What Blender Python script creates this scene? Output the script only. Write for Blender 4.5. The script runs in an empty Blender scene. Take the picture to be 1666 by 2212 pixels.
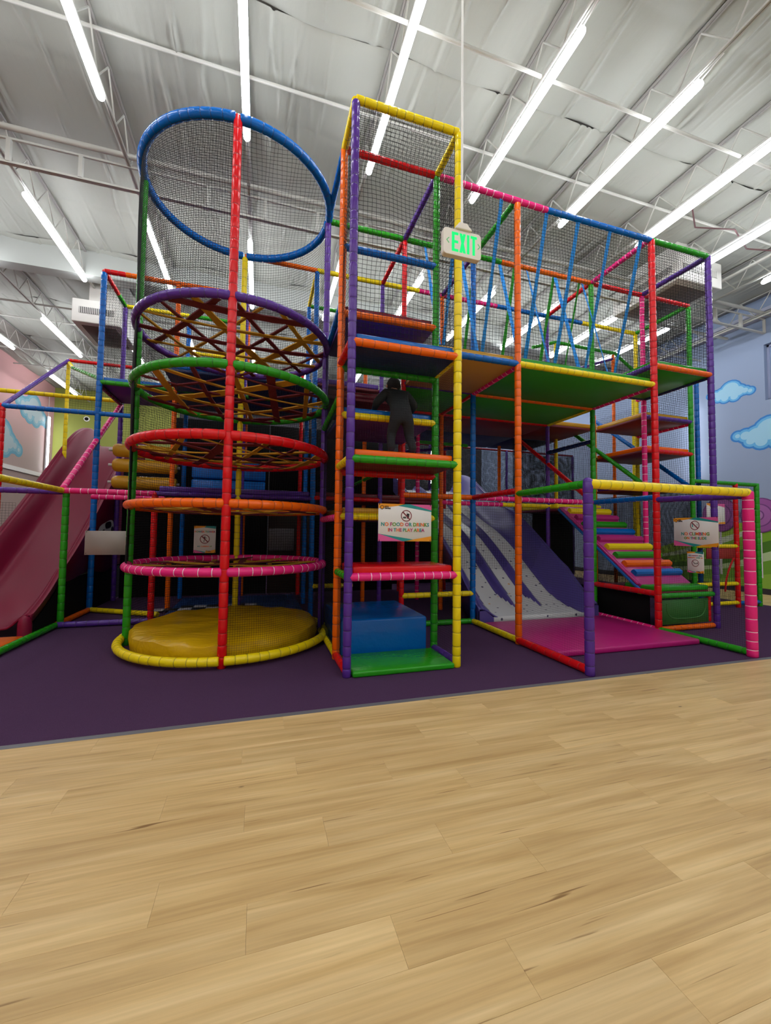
import bpy, bmesh, math, random
import numpy as np
from mathutils import Vector, Matrix

random.seed(7)
rng = np.random.default_rng(7)
PI = math.pi
scene = bpy.context.scene
COLL = scene.collection

# ------------------------------------------------------------------ camera
F_PX = 884.8
YAW, PITCH, ROLL = 0.29929, 0.0474, 0.01212
EYE = Vector((0, 0, 1.442))
cam_d = bpy.data.cameras.new('camera')
cam = bpy.data.objects.new('camera', cam_d)
COLL.objects.link(cam)
fwd = Vector((math.sin(YAW) * math.cos(PITCH), math.cos(YAW) * math.cos(PITCH), math.sin(PITCH)))
rgt = Vector((math.cos(YAW), -math.sin(YAW), 0))
upv = rgt.cross(fwd)
r2 = rgt * math.cos(ROLL) + upv * math.sin(ROLL)
u2 = upv * math.cos(ROLL) - rgt * math.sin(ROLL)
cam.matrix_world = Matrix(((r2.x, u2.x, -fwd.x, EYE.x), (r2.y, u2.y, -fwd.y, EYE.y), (r2.z, u2.z, -fwd.z, EYE.z), (0, 0, 0, 1)))
cam_d.sensor_fit = 'VERTICAL'
cam_d.sensor_height = 36.0
cam_d.lens = F_PX / 2212 * 36.0
cam_d.clip_start = 0.05
cam_d.clip_end = 100
scene.camera = cam

# ------------------------------------------------------------------ world and exposure
world = bpy.data.worlds.new('world')
scene.world = world
world.use_nodes = True
world.node_tree.nodes['Background'].inputs[0].default_value = (0.5, 0.52, 0.55, 1)
world.node_tree.nodes['Background'].inputs[1].default_value = 0.0
scene.view_settings.view_transform = 'Standard'
scene.view_settings.look = 'None'
scene.view_settings.gamma = 1.0
scene.view_settings.use_curve_mapping = False
scene.view_settings.exposure = 0.34
TUBE_POWER = 21.0          # emission of the ceiling tubes

# ------------------------------------------------------------------ materials
def lin(c):
    return tuple((v / 255 / 12.92 if v / 255 <= 0.04045 else ((v / 255 + 0.055) / 1.055) ** 2.4) for v in c)

MATS = {}
def nt(m):
    return m.node_tree.nodes, m.node_tree.links
def mat(name, rgb, rough=0.5, metal=0.0, bump=0.0, bscale=30.0, vary=0.0, spec=0.5, coat=0.0, bstretch=None):
    if name in MATS: return MATS[name]
    m = bpy.data.materials.new(name); m.use_nodes = True
    N, L = nt(m); b = N['Principled BSDF']
    c = lin(rgb)
    b.inputs['Base Color'].default_value = (*c, 1)
    b.inputs['Roughness'].default_value = rough
    b.inputs['Metallic'].default_value = metal
    b.inputs['Specular IOR Level'].default_value = spec
    b.inputs['Coat Weight'].default_value = coat
    b.inputs['Coat Roughness'].default_value = 0.12
    if bump or vary:
        tc = N.new('ShaderNodeTexCoord'); nz = N.new('ShaderNodeTexNoise')
        nz.inputs['Scale'].default_value = bscale; nz.inputs['Detail'].default_value = 4
        if bstretch:
            mp = N.new('ShaderNodeMapping'); mp.inputs['Scale'].default_value = bstretch
            L.new(tc.outputs['Object'], mp.inputs[0]); L.new(mp.outputs[0], nz.inputs['Vector'])
        else:
            L.new(tc.outputs['Object'], nz.inputs['Vector'])
        if bump:
            bp = N.new('ShaderNodeBump'); bp.inputs['Strength'].default_value = bump; bp.inputs['Distance'].default_value = 0.02
            L.new(nz.outputs['Fac'], bp.inputs['Height']); L.new(bp.outputs[0], b.inputs['Normal'])
        if vary:
            mx = N.new('ShaderNodeMix'); mx.data_type = 'RGBA'
            mx.inputs['A'].default_value = (*[v * (1 - vary) for v in c], 1); mx.inputs['B'].default_value = (*[min(1, v * (1 + vary)) for v in c], 1)
            L.new(nz.outputs['Fac'], mx.inputs['Factor']); L.new(mx.outputs['Result'], b.inputs['Base Color'])
    MATS[name] = m
    return m
def emit(name, rgb, strength):
    if name in MATS: return MATS[name]
    m = bpy.data.materials.new(name); m.use_nodes = True
    N, L = nt(m); N.remove(N['Principled BSDF'])
    e = N.new('ShaderNodeEmission'); e.inputs[0].default_value = (*rgb, 1); e.inputs[1].default_value = strength
    L.new(e.outputs[0], N['Material Output'].inputs[0]); MATS[name] = m
    return m

PAL = dict(red=(214, 16, 24), orange=(238, 102, 6), yellow=(240, 214, 18), green=(40, 150, 26), blue=(0, 98, 184),
           purple=(84, 46, 140), pink=(232, 36, 124), magenta=(176, 44, 120), teal=(30, 140, 140), navy=(26, 46, 92),
           maroon=(104, 22, 36), mustard=(196, 146, 30), sky=(28, 140, 224), tan=(196, 146, 60), lime=(110, 180, 50))
def vinyl(c):
    return mat('vinyl_' + c, PAL[c], rough=0.22, bump=0.25, bscale=16, spec=0.34, coat=0.0)
def tie(c):
    if c == 'pink' or c == 'magenta': return mat('tie_white', (238, 205, 222), rough=0.5)
    return mat('tie_' + c, tuple(int(v * 0.74) for v in PAL[c]), rough=0.5)
def paint(c):
    return mat('paint_' + c, PAL[c], rough=0.55)
def strapmat(c):
    return mat('strap_' + c, PAL[c], rough=0.75, bump=0.5, bscale=120)
M_NET = mat('net_black', (16, 17, 18), rough=0.7, spec=0.2)
M_BLACK = mat('black_panel', (13, 13, 15), rough=0.8, spec=0.2)
M_WHITE = mat('white_paint', (226, 224, 218), rough=0.5)
M_STEEL = mat('joist_white', (188, 188, 182), rough=0.55)
M_SHADOWGAP = mat('joist_shadow_gap', (150, 148, 145), rough=0.6)  # top chord greyed to stand for the shadow gap at the roof deck

# ------------------------------------------------------------------ objects
WM = {}
def link(name, data, parent=None, M=None):
    o = bpy.data.objects.new(name, data); COLL.objects.link(o)
    M = M or Matrix.Identity(4)
    if parent is not None:
        o.parent = parent; o.matrix_parent_inverse = Matrix.Identity(4)
        o.matrix_basis = WM[parent.as_pointer()].inverted() @ M
    else:
        o.matrix_basis = M
    WM[o.as_pointer()] = M.copy()
    return o
def tag(o, label, cat, group=None, kind=None):
    if label: o['label'] = label
    if cat: o['category'] = cat
    if group: o['group'] = group
    if kind: o['kind'] = kind
    return o
def thing(name, label, cat, loc=(0, 0, 0), group=None, rz=0.0):
    o = link(name, None, None, Matrix.Translation(loc) @ Matrix.Rotation(rz, 4, 'Z'))
    o.empty_display_size = 0.2
    return tag(o, label, cat, group)
def struct(o):
    o['kind'] = 'structure'; return o

class MB:
    def __init__(s): s.v = []; s.f = []; s.m = []; s.mats = []; s.smooth = False
    def mi(s, m):
        if m not in s.mats: s.mats.append(m)
        return s.mats.index(m)
    def add(s, vs, fs, m):
        o = len(s.v); k = s.mi(m)
        s.v += [tuple(p) for p in vs]; s.f += [tuple(i + o for i in f) for f in fs]; s.m += [k] * len(fs)
    def box(s, a, b, m):
        (x0, y0, z0), (x1, y1, z1) = a, b
        s.add([(x0, y0, z0), (x1, y0, z0), (x1, y1, z0), (x0, y1, z0), (x0, y0, z1), (x1, y0, z1), (x1, y1, z1), (x0, y1, z1)],
              [(0, 3, 2, 1), (4, 5, 6, 7), (0, 1, 5, 4), (1, 2, 6, 5), (2, 3, 7, 6), (3, 0, 4, 7)], m)
    def prism(s, pts, axis, a, b, m):
        # polygon pts (2d) extruded along an axis from a to b
        n = len(pts)
        def q(p, t):
            return {'x': (t, p[0], p[1]), 'y': (p[0], t, p[1]), 'z': (p[0], p[1], t)}[axis]
        vs = [q(p, a) for p in pts] + [q(p, b) for p in pts]
        fs = [tuple(range(n)), tuple(range(2 * n - 1, n - 1, -1))] + [(i, i + n, (i + 1) % n + n, (i + 1) % n) for i in range(n)]
        s.add(vs, fs, m)
    def bar(s, p, q, r, m, n=8, r2=None):
        p = Vector(p); q = Vector(q); d = (q - p).normalized()
        a = d.orthogonal().normalized(); b = d.cross(a); r2 = r if r2 is None else r2
        vs = []
        for c, rr in ((p, r), (q, r2)):
            for i in range(n):
                t = 2 * PI * i / n; vs.append(c + a * rr * math.cos(t) + b * rr * math.sin(t))
        fs = [(i, (i + 1) % n, (i + 1) % n + n, i + n) for i in range(n)] + [tuple(range(n - 1, -1, -1)), tuple(range(n, 2 * n))]
        s.add(vs, fs, m)
    def lathe(s, c, prof, m, n=20, axis='z'):
        vs = []; fs = []
        for (r, h) in prof:
            for i in range(n):
                t = 2 * PI * i / n; x, y = r * math.cos(t), r * math.sin(t)
                vs.append({'z': (c[0] + x, c[1] + y, c[2] + h), 'x': (c[0] + h, c[1] + x, c[2] + y), 'y': (c[0] + x, c[1] + h, c[2] + y)}[axis])
        for k in range(len(prof) - 1):
            for i in range(n):
                fs.append((k * n + i, k * n + (i + 1) % n, (k + 1) * n + (i + 1) % n, (k + 1) * n + i))
        fs.append(tuple(range(n - 1, -1, -1))); fs.append(tuple(range((len(prof) - 1) * n, len(prof) * n)))
        s.add(vs, fs, m)
    def mesh(s, name, smooth=None, fix=True):
        me = bpy.data.meshes.new(name); me.from_pydata(s.v, [], s.f)
        for m in s.mats: me.materials.append(m)
        me.polygons.foreach_set('material_index', s.m)
        if fix:
            bm = bmesh.new(); bm.from_mesh(me); bmesh.ops.recalc_face_normals(bm, faces=bm.faces); bm.to_mesh(me); bm.free()
        if smooth if smooth is not None else s.smooth:
            me.polygons.foreach_set('use_smooth', [True] * len(me.polygons))
            if hasattr(me, 'set_sharp_from_angle'): me.set_sharp_from_angle(angle=0.75)
        me.update(); return me
    def obj(s, name, parent=None, smooth=None, M=None, fix=True):
        return link(name, s.mesh(name, smooth, fix), parent, M)

# ---- padded tubes (foam sleeve with cable-tie pinches)
TUBE_CACHE = {}
def sweep(stations, pos, tan, up, m0, m1, name, sides=12):
    """stations: list of (s, radius, groove?)"""
    V = []; Fc = []; Mi = []
    for (s_, r, g) in stations:
        c = pos(s_); t = tan(s_); a = (up - t * up.dot(t)).normalized(); b = t.cross(a)
        for i in range(sides):
            w = 2 * PI * i / sides
            V.append(c + a * r * math.cos(w) + b * r * math.sin(w))
    n = len(stations)
    for k in range(n - 1):
        gi = 1 if (stations[k][2] or stations[k + 1][2]) else 0
        for i in range(sides):
            Fc.append((k * sides + i, k * sides + (i + 1) % sides, (k + 1) * sides + (i + 1) % sides, (k + 1) * sides + i)); Mi.append(gi)
    Fc.append(tuple(range(sides - 1, -1, -1))); Mi.append(0)
    Fc.append(tuple(range((n - 1) * sides, n * sides))); Mi.append(0)
    me = bpy.data.meshes.new(name); me.from_pydata([tuple(v) for v in V], [], Fc)
    me.materials.append(m0); me.materials.append(m1)
    me.polygons.foreach_set('material_index', Mi)
    me.polygons.foreach_set('use_smooth', [True] * len(me.polygons))
    me.polygons[-1].use_smooth = False; me.polygons[-2].use_smooth = False
    me.update(); return me
def stations(L, r, rnd, seg=0.125):
    st = [(0.0, r * 0.86, False), (0.012, r, False)]
    s_ = seg * (0.6 + 0.4 * rnd.random())
    while s_ < L - 0.05:
        st += [(s_ - 0.016, r, False), (s_ - 0.004, r * 0.955, False), (s_ , r * 0.90, True), (s_ + 0.004, r * 0.955, False), (s_ + 0.016, r * (0.99 + 0.03 * rnd.random()), False)]
        s_ += seg * (0.75 + 0.5 * rnd.random())
    st += [(L - 0.012, r, False), (L, r * 0.86, False)]
    return st
def tube(p, q, col, parent, name='rail', r=0.042, seg=0.125):
    p = Vector(p); q = Vector(q); d = q - p; L = d.length
    key = (round(L, 2), col, r, seg)
    if key not in TUBE_CACHE:
        rnd = random.Random(len(TUBE_CACHE))
        TUBE_CACHE[key] = sweep(stations(round(L, 2), r, rnd, seg), lambda s_: Vector((0, 0, s_)), lambda s_: Vector((0, 0, 1)), Vector((1, 0, 0)), vinyl(col), tie(col), name)
    M = Matrix.Translation(p) @ d.to_track_quat('Z', 'Y').to_matrix().to_4x4()
    return link(name, TUBE_CACHE[key], parent, M)
def arc(center, R, a0, a1, col, parent, name='ring', r=0.042, normal='z', seg=0.125):
    L = abs(a1 - a0) * R; c = Vector(center); sg = 1 if a1 > a0 else -1
    def pos(s_):
        t = a0 + sg * s_ / R; return Vector((R * math.cos(t), R * math.sin(t), 0))
    def tan(s_):
        t = a0 + sg * s_ / R; return Vector((-math.sin(t), math.cos(t), 0)) * sg
    rnd = random.Random(hash((col, round(R, 2), round(c.z, 2))) & 999)
    st = stations(L, r, rnd, seg)
    # densify for the bend
    out = [st[0]]
    for a, b in zip(st[:-1], st[1:]):
        n = max(1, int((b[0] - a[0]) / 0.05))
        for i in range(1, n): out.append((a[0] + (b[0] - a[0]) * i / n, a[1] + (b[1] - a[1]) * i / n, False))
        out.append(b)
    me = sweep(out, pos, tan, Vector((0, 0, 1)), vinyl(col), tie(col), name)
    return link(name, me, parent, Matrix.Translation(c))

# ---- nets
def net(func, U, V, cell, thread, parent, name='net', sag=0.012, m=None, step=0.22):
    """func(u,v)-> point (numpy array n x 3) for arrays u,v in metres"""
    vs = []; fs = []
    ph = rng.random(6) * 6.28
    def P_(u, v):
        uu = u + sag * np.sin(v * 5.1 + ph[0]) * 0.9 + sag * 0.6 * np.sin(v * 13 + u * 3 + ph[1])
        vv = v + sag * np.sin(u * 4.3 + ph[2]) * 0.9 + sag * 0.6 * np.sin(u * 11 + v * 2 + ph[3])
        edge = np.minimum(np.minimum(u, U - u), np.minimum(v, V - v)); w = np.clip(edge / 0.25, 0, 1)
        uu = u + (uu - u) * w; vv = v + (vv - v) * w
        return func(uu, vv, w * sag * 1.5 * np.sin(u * 3.1 + v * 2.3 + ph[4]))
    def cords(nc, Lc, horizontal):
        n = max(2, int(math.ceil(Lc / step)) + 1)
        t = np.linspace(0, Lc, n)
        for k in range(nc + 1):
            w = np.full(n, (V if horizontal else U) * k / nc)
            P = P_(t, w) if horizontal else P_(w, t)
            d = np.gradient(P, axis=0); d /= np.linalg.norm(d, axis=1)[:, None] + 1e-9
            ref = np.array([0.31, 0.47, 0.83]); a = np.cross(d, ref); a /= np.linalg.norm(a, axis=1)[:, None]; b = np.cross(d, a)
            o = len(vs) * 1
            base = sum(len(x) for x in vs) if False else net.count
            ring = [P + thread * 0.5 * (a * math.cos(x) + b * math.sin(x)) for x in (0, 2.094, 4.189)]
            pts = np.stack(ring, 1).reshape(-1, 3)
            vs.append(pts); net.count += len(pts)
            for i in range(n - 1):
                q = base + i * 3
                fs.extend([(q, q + 1, q + 4, q + 3), (q + 1, q + 2, q + 5, q + 4), (q + 2, q, q + 3, q + 5)])
    net.count = 0
    cords(max(1, round(V / cell)), U, True); cords(max(1, round(U / cell)), V, False)
    me = bpy.data.meshes.new(name); me.from_pydata(np.concatenate(vs).tolist(), [], fs)
    me.materials.append(m or M_NET); me.update()
    return link(name, me, parent)
def flat_net(o, u, v, parent, cell=0.048, thread=0.0044, name='net', sag=0.012):
    o = np.array(o, float); u = np.array(u, float); v = np.array(v, float)
    U = np.linalg.norm(u); V = np.linalg.norm(v); ud = u / U; vd = v / V; n = np.cross(ud, vd)
    return net(lambda a, b, w: o + a[:, None] * ud + b[:, None] * vd + w[:, None] * n, U, V, cell, thread, parent, name, sag)

# ---- pads and boxes
def bevel_box(name, a, b, m, parent=None, bev=0.015, seg=2, M=None, puff=0.0):
    bm = bmesh.new(); bmesh.ops.create_cube(bm, size=1)
    for v in bm.verts:
        v.co = Vector([(a[i] + b[i]) / 2 + v.co[i] * (b[i] - a[i]) for i in range(3)])
    bmesh.ops.bevel(bm, geom=list(bm.edges) + list(bm.verts), offset=bev, segments=seg, affect='EDGES', profile=0.5)
    me = bpy.data.meshes.new(name); bm.to_mesh(me); bm.free()
    me.materials.append(m); me.polygons.foreach_set('use_smooth', [True] * len(me.polygons))
    if hasattr(me, 'set_sharp_from_angle'): me.set_sharp_from_angle(angle=0.9)
    return link(name, me, parent, M)
def G(k): return 0.865 + 1.2 * k
def J(j): return 4.64 + 1.2 * j
def N(k, j, z): return Vector((G(k), J(j), z))
def deck(k0, k1, j0, j1, z, pad, under, parent, ins=0.045):
    bevel_box('deck_pad', (G(k0) + ins, J(j0) + ins * 0.4, z + 0.015), (G(k1) - ins, J(j1) - ins * 0.4, z + 0.105), vinyl(pad), parent, 0.02)
    p = bevel_box('deck_panel', (G(k0) + 0.02, J(j0) + 0.02, z - 0.03), (G(k1) - 0.02, J(j1) - 0.02, z + 0.015), paint(under), parent, 0.004, 1)
    return p
def post(k, j, z0, z1, col, parent, r=0.044):
    return tube(N(k, j, z0), N(k, j, z1), col, parent, 'post', r)
def rail(a, b, col, parent, r=0.042, name='rail'):
    return tube(N(*a), N(*b), col, parent, name, r)

# ================================================================== SETTING
XL, XR, YF, YB, ZC = -8.4, 12.0, -6.0, 20.5, 7.45
CARPET_Y = 3.37
# ---- wood floor
def wood_mat():
    m = bpy.data.materials.new('wood_plank'); m.use_nodes = True; MATS['wood_plank'] = m
    Nn, L = nt(m); b = Nn['Principled BSDF']
    tc = Nn.new('ShaderNodeTexCoord'); oi = Nn.new('ShaderNodeObjectInfo')
    add = Nn.new('ShaderNodeVectorMath'); add.operation = 'MULTIPLY_ADD'
    add.inputs[1].default_value = (1, 1, 1)
    comb = Nn.new('ShaderNodeCombineXYZ'); ml = Nn.new('ShaderNodeMath'); ml.operation = 'MULTIPLY'; ml.inputs[1].default_value = 57.0
    L.new(oi.outputs['Random'], ml.inputs[0]); L.new(ml.outputs[0], comb.inputs[0]); L.new(ml.outputs[0], comb.inputs[1]); L.new(ml.outputs[0], comb.inputs[2])
    L.new(tc.outputs['Object'], add.inputs[0]); L.new(comb.outputs[0], add.inputs[2])
    def noise(sc, detail, dist=0.0, scale=1.0):
        mp = Nn.new('ShaderNodeMapping'); mp.inputs['Scale'].default_value = sc; L.new(add.outputs[0], mp.inputs[0])
        nz = Nn.new('ShaderNodeTexNoise'); nz.inputs['Scale'].default_value = scale; nz.inputs['Detail'].default_value = detail; nz.inputs['Distortion'].default_value = dist
        L.new(mp.outputs[0], nz.inputs['Vector']); return nz.outputs['Fac']
    n1 = noise((0.9, 13, 1), 5, 0.5); n2 = noise((2.2, 80, 1), 4, 0.2); n3 = noise((1.5, 46, 1), 3, 0.8); n4 = noise((0.5, 3.0, 1), 2, 0.0)
    r1 = Nn.new('ShaderNodeValToRGB'); e = r1.color_ramp.elements
    e[0].position = 0.30; e[0].color = (*lin((188, 155, 102)), 1); e[1].position = 0.72; e[1].color = (*lin((218, 190, 140)), 1)
    k = e.new(0.5); k.color = (*lin((206, 175, 122)), 1)
    L.new(n1, r1.inputs[0])
    r2_ = Nn.new('ShaderNodeValToRGB'); e = r2_.color_ramp.elements
    e[0].position = 0.35; e[0].color = (0.92, 0.91, 0.89, 1); e[1].position = 0.65; e[1].color = (1.06, 1.06, 1.05, 1)
    L.new(n2, r2_.inputs[0])
    r3 = Nn.new('ShaderNodeValToRGB'); e = r3.color_ramp.elements
    e[0].position = 0.255; e[0].color = (0.42, 0.34, 0.27, 1); e[1].position = 0.325; e[1].color = (1, 1, 1, 1)
    L.new(n3, r3.inputs[0])
    r4 = Nn.new('ShaderNodeValToRGB'); e = r4.color_ramp.elements
    e[0].position = 0.3; e[0].color = (0.90, 0.88, 0.85, 1); e[1].position = 0.7; e[1].color = (1.05, 1.05, 1.04, 1)
    L.new(n4, r4.inputs[0])
    mpk = Nn.new('ShaderNodeMapping'); mpk.inputs['Scale'].default_value = (2.6, 5.5, 1); L.new(add.outputs[0], mpk.inputs[0])
    vk = Nn.new('ShaderNodeTexVoronoi'); vk.inputs['Scale'].default_value = 1.0; L.new(mpk.outputs[0], vk.inputs['Vector'])
    spk = Nn.new('ShaderNodeSeparateColor'); L.new(vk.outputs['Color'], spk.inputs[0])
    gk = Nn.new('ShaderNodeMath'); gk.operation = 'LESS_THAN'; gk.inputs[1].default_value = 0.16; L.new(spk.outputs[0], gk.inputs[0])
    rk = Nn.new('ShaderNodeMapRange'); rk.inputs[1].default_value = 0.025; rk.inputs[2].default_value = 0.06; rk.inputs[3].default_value = 0.75; rk.inputs[4].default_value = 0.0; L.new(vk.outputs['Distance'], rk.inputs[0])
    mk = Nn.new('ShaderNodeMath'); mk.operation = 'MULTIPLY'; L.new(gk.outputs[0], mk.inputs[0]); L.new(rk.outputs[0], mk.inputs[1])
    kx = Nn.new('ShaderNodeMix'); kx.data_type = 'RGBA'; kx.inputs['B'].default_value = (*lin((78, 58, 40)), 1); L.new(r1.outputs[0], kx.inputs['A']); L.new(mk.outputs[0], kx.inputs['Factor'])
    cur = kx.outputs['Result']
    for o in (r2_.outputs[0], r3.outputs[0], r4.outputs[0]):
        mx = Nn.new('ShaderNodeMix'); mx.data_type = 'RGBA'; mx.blend_type = 'MULTIPLY'; mx.inputs['Factor'].default_value = 1
        L.new(cur, mx.inputs['A']); L.new(o, mx.inputs['B']); cur = mx.outputs['Result']
    hv = Nn.new('ShaderNodeHueSaturation'); mr = Nn.new('ShaderNodeMapRange'); mr.inputs['To Min'].default_value = 0.97; mr.inputs['To Max'].default_value = 1.03
    L.new(oi.outputs['Random'], mr.inputs[0]); L.new(mr.outputs[0], hv.inputs['Value']); L.new(cur, hv.inputs['Color'])
    L.new(hv.outputs[0], b.inputs['Base Color'])
    b.inputs['Roughness'].default_value = 0.42; b.inputs['Specular IOR Level'].default_value = 0.35
    bp = Nn.new('ShaderNodeBump'); bp.inputs['Strength'].default_value = 0.05; bp.inputs['Distance'].default_value = 0.003
    L.new(n2, bp.inputs['Height']); L.new(bp.outputs[0], b.inputs['Normal'])
    return m
M_WOOD = wood_mat()
fb = MB(); fb.box((XL, YF, -0.12), (XR, YB, -0.012), mat('subfloor', (92, 70, 44), rough=0.8))
floor = struct(fb.obj('floor'))
PL, PW = 1.22, 0.2
bm = bmesh.new(); bmesh.ops.create_cube(bm, size=1)
for v in bm.verts: v.co = Vector((v.co.x * (PL - 0.0006), v.co.y * (PW - 0.0006), v.co.z * 0.012 - 0.006))
top = [e for e in bm.edges if all(v.co.z > -0.003 for v in e.verts)]
bmesh.ops.bevel(bm, geom=top, offset=0.0005, segments=1, affect='EDGES')
plank_me = bpy.data.meshes.new('plank'); bm.to_mesh(plank_me); bm.free(); plank_me.materials.append(M_WOOD)
rest = MB()
y = CARPET_Y - 0.04 - PW / 2; row = 0
while y > YF:
    off = (row * 0.437 + random.random() * 0.2) % PL
    x = XL - 0.6 + off
    while x < XR + 0.6:
        if row < 17 and -3.9 < x < 8.6:
            link('plank', plank_me, floor, Matrix.Translation((x, y, 0)))
        else:
            rest.box((max(XL, x - PL / 2), y - PW / 2 + 0.0007, -0.012), (min(XR, x + PL / 2 - 0.0014), y + PW / 2 - 0.0007, 0), M_WOOD)
        x += PL
    y -= PW; row += 1
yy = CARPET_Y
while yy < YB:
    x = 10.15
    while x < XR:
        rest.box((x, yy, -0.012), (min(XR, x + PL - 0.002), yy + PW - 0.0014, 0), M_WOOD); x += PL
    yy += PW
tag(rest.obj('plank_field', floor), None, None, kind='stuff')
cb = MB(); cb.box((XL, CARPET_Y, -0.012), (10.15, YB, 0.002), mat('carpet_purple', (84, 58, 90), rough=0.95, bump=0.8, bscale=160, vary=0.16, spec=0.1))
struct(cb.obj('carpet'))
tb = MB(); tb.prism([(CARPET_Y - 0.04, -0.01), (CARPET_Y + 0.006, -0.01), (CARPET_Y + 0.006, 0.005), (CARPET_Y - 0.006, 0.006), (CARPET_Y - 0.04, 0.001)], 'x', XL, 10.15, mat('edge_strip', (98, 98, 104), rough=0.45))
struct(tb.obj('trim_1'))

# ---- walls
def wall_mat(name, lo, hi, z0, z1):
    m = bpy.data.materials.new(name); m.use_nodes = True
    Nn, L = nt(m); b = Nn['Principled BSDF']; b.inputs['Roughness'].default_value = 0.7
    tc = Nn.new('ShaderNodeTexCoord'); sx = Nn.new('ShaderNodeSeparateXYZ'); L.new(tc.outputs['Object'], sx.inputs[0])
    mr = Nn.new('ShaderNodeMapRange'); mr.inputs[1].default_value = z0; mr.inputs[2].default_value = z1; L.new(sx.outputs[2], mr.inputs[0])
    nz = Nn.new('ShaderNodeTexNoise'); nz.inputs['Scale'].default_value = 0.6; L.new(tc.outputs['Object'], nz.inputs['Vector'])
    ad = Nn.new('ShaderNodeMath'); ad.operation = 'MULTIPLY_ADD'; ad.inputs[1].default_value = 0.3; L.new(nz.outputs['Fac'], ad.inputs[0]); L.new(mr.outputs[0], ad.inputs[2])
    mx = Nn.new('ShaderNodeMix'); mx.data_type = 'RGBA'; mx.inputs['A'].default_value = (*lin(lo), 1); mx.inputs['B'].default_value = (*lin(hi), 1)
    L.new(ad.outputs[0], mx.inputs['Factor']); L.new(mx.outputs['Result'], b.inputs['Base Color'])
    return m
M_WL = wall_mat('mural_pink', (150, 132, 126), (190, 142, 142), 4.0, 7.2)
M_WR = wall_mat('mural_lavender', (140, 152, 178), (134, 150, 178), 1.5, 7.0)
M_WB = mat('mural_lime', (136, 142, 62), rough=0.7, vary=0.08, bscale=1.0)
w = MB(); w.box((XL - 0.2, YF, 0), (XL, YB, ZC), M_WL); w.box((XL, 12.0, 3.45), (XL + 0.06, YB, 3.6), mat('ledge_white', (214, 206, 204))); wall_l = struct(w.obj('wall_left'))
w = MB()
# right wall with a recessed window opening Y 5.1..6.84, z 4.83..6.24
RWY0, RWY1, RWZ0, RWZ1 = 5.1, 6.84, 4.83, 6.24
w.box((XR, YF, 0), (XR + 0.2, YB, RWZ0), M_WR); w.box((XR, YF, RWZ1), (XR + 0.2, YB, ZC), M_WR)
w.box((XR, YF, RWZ0), (XR + 0.2, RWY0, RWZ1), M_WR); w.box((XR, RWY1, RWZ0), (XR + 0.2, YB, RWZ1), M_WR)
w.box((XR - 0.12, YF, 6.9), (XR, YB, 7.0), mat('ledge_blue', (176, 180, 200))); w.box((XR - 0.2, YF, 7.0), (XR, YB, 7.08), mat('ledge_blue', (176, 180, 200)))
wall_r = struct(w.obj('wall_right'))
w = MB(); w.box((XR + 0.15, RWY0, RWZ0), (XR + 0.2, RWY1, RWZ1), mat('window_pane', (150, 172, 206), rough=0.15)); win = struct(w.obj('window_1'))
w = MB()
for a, b in (((XR + 0.11, RWY0, RWZ0), (XR + 0.16, RWY1, RWZ0 + 0.05)), ((XR + 0.11, RWY0, RWZ1 - 0.05), (XR + 0.16, RWY1, RWZ1)), ((XR + 0.11, RWY1 - 0.05, RWZ0), (XR + 0.16, RWY1, RWZ1)), ((XR + 0.11, RWY0, RWZ0), (XR + 0.16, RWY0 + 0.05, RWZ1))):
    w.box(a, b, mat('window_frame', (150, 160, 190)))
w.obj('window_frame', win)
w = MB(); w.box((XL - 0.2, YB, 0), (-3.6, YB + 0.2, ZC), M_WB); w.box((-3.6, YB, 0), (XR + 0.2, YB + 0.2, ZC), mat('mural_charcoal', (66, 64, 70), rough=0.7)); wall_b = struct(w.obj('wall_back'))
w = MB(); w.box((XL - 0.2, YF - 0.2, 0), (XR + 0.2, YF, ZC), mat('front_wall', (222, 220, 214), rough=0.7)); struct(w.obj('wall_front'))
w = MB(); w.box((XR - 0.015, YF, 0.0), (XR, YB, 0.14), mat('baseboard_dark', (46, 42, 52))); struct(w.obj('baseboard_right'))

def decal(pts, axis, at, t, m):
    b = MB(); b.prism(pts, axis, at, at + t, m); return b
def cloud(parent, Yc, Zc, s, x, side, layers):
    """puffy mural cloud made of three stacked flat layers"""
    base = [(-1.0, -0.22, 0.16), (-0.75, -0.12, 0.2), (-0.42, -0.05, 0.32), (0.0, 0.16, 0.46), (0.45, 0.02, 0.34), (0.82, 0.08, 0.22), (1.1, 0.12, 0.14), (0.3, -0.25, 0.24), (-0.2, -0.3, 0.24), (0.65, -0.16, 0.2)]
    root = None
    for li, (grow, c) in enumerate(layers):
        b = MB(); off = 0.004 + 0.003 * li
        for qi, (u, v, r) in enumerate(base):
            rr = (r + grow) * s
            if rr <= 0: continue
            cy, cz = Yc - side * u * s, Zc + v * s
            pts = [(cy + rr * 1.12 * math.cos(t * PI / 9), cz + rr * math.sin(t * PI / 9)) for t in range(18)]
            xx = x + side * (off + qi * 0.00015)
            b.add([(xx, p[0], p[1]) for p in pts] + [(x, p[0], p[1]) for p in pts], [tuple(range(18))] + [(i, (i + 1) % 18, (i + 1) % 18 + 18, i + 18) for i in range(18)], c)
        root = b.obj('cloud_mural', parent)
def cl(rgb): return mat('cloud_%d_%d_%d' % rgb, rgb, rough=0.7)
CR = [(0.10, cl((40, 118, 190))), (0.03, cl((92, 166, 214))), (-0.06, cl((150, 196, 220)))]
cloud(wall_r, 7.62, 5.28, 0.46, XR, -1, CR)
cloud(wall_r, 6.75, 3.98, 0.66, XR, -1, CR)
CLf = [(0.10, cl((88, 138, 156))), (0.0, cl((112, 152, 166))), (-0.09, cl((150, 164, 168)))]
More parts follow.
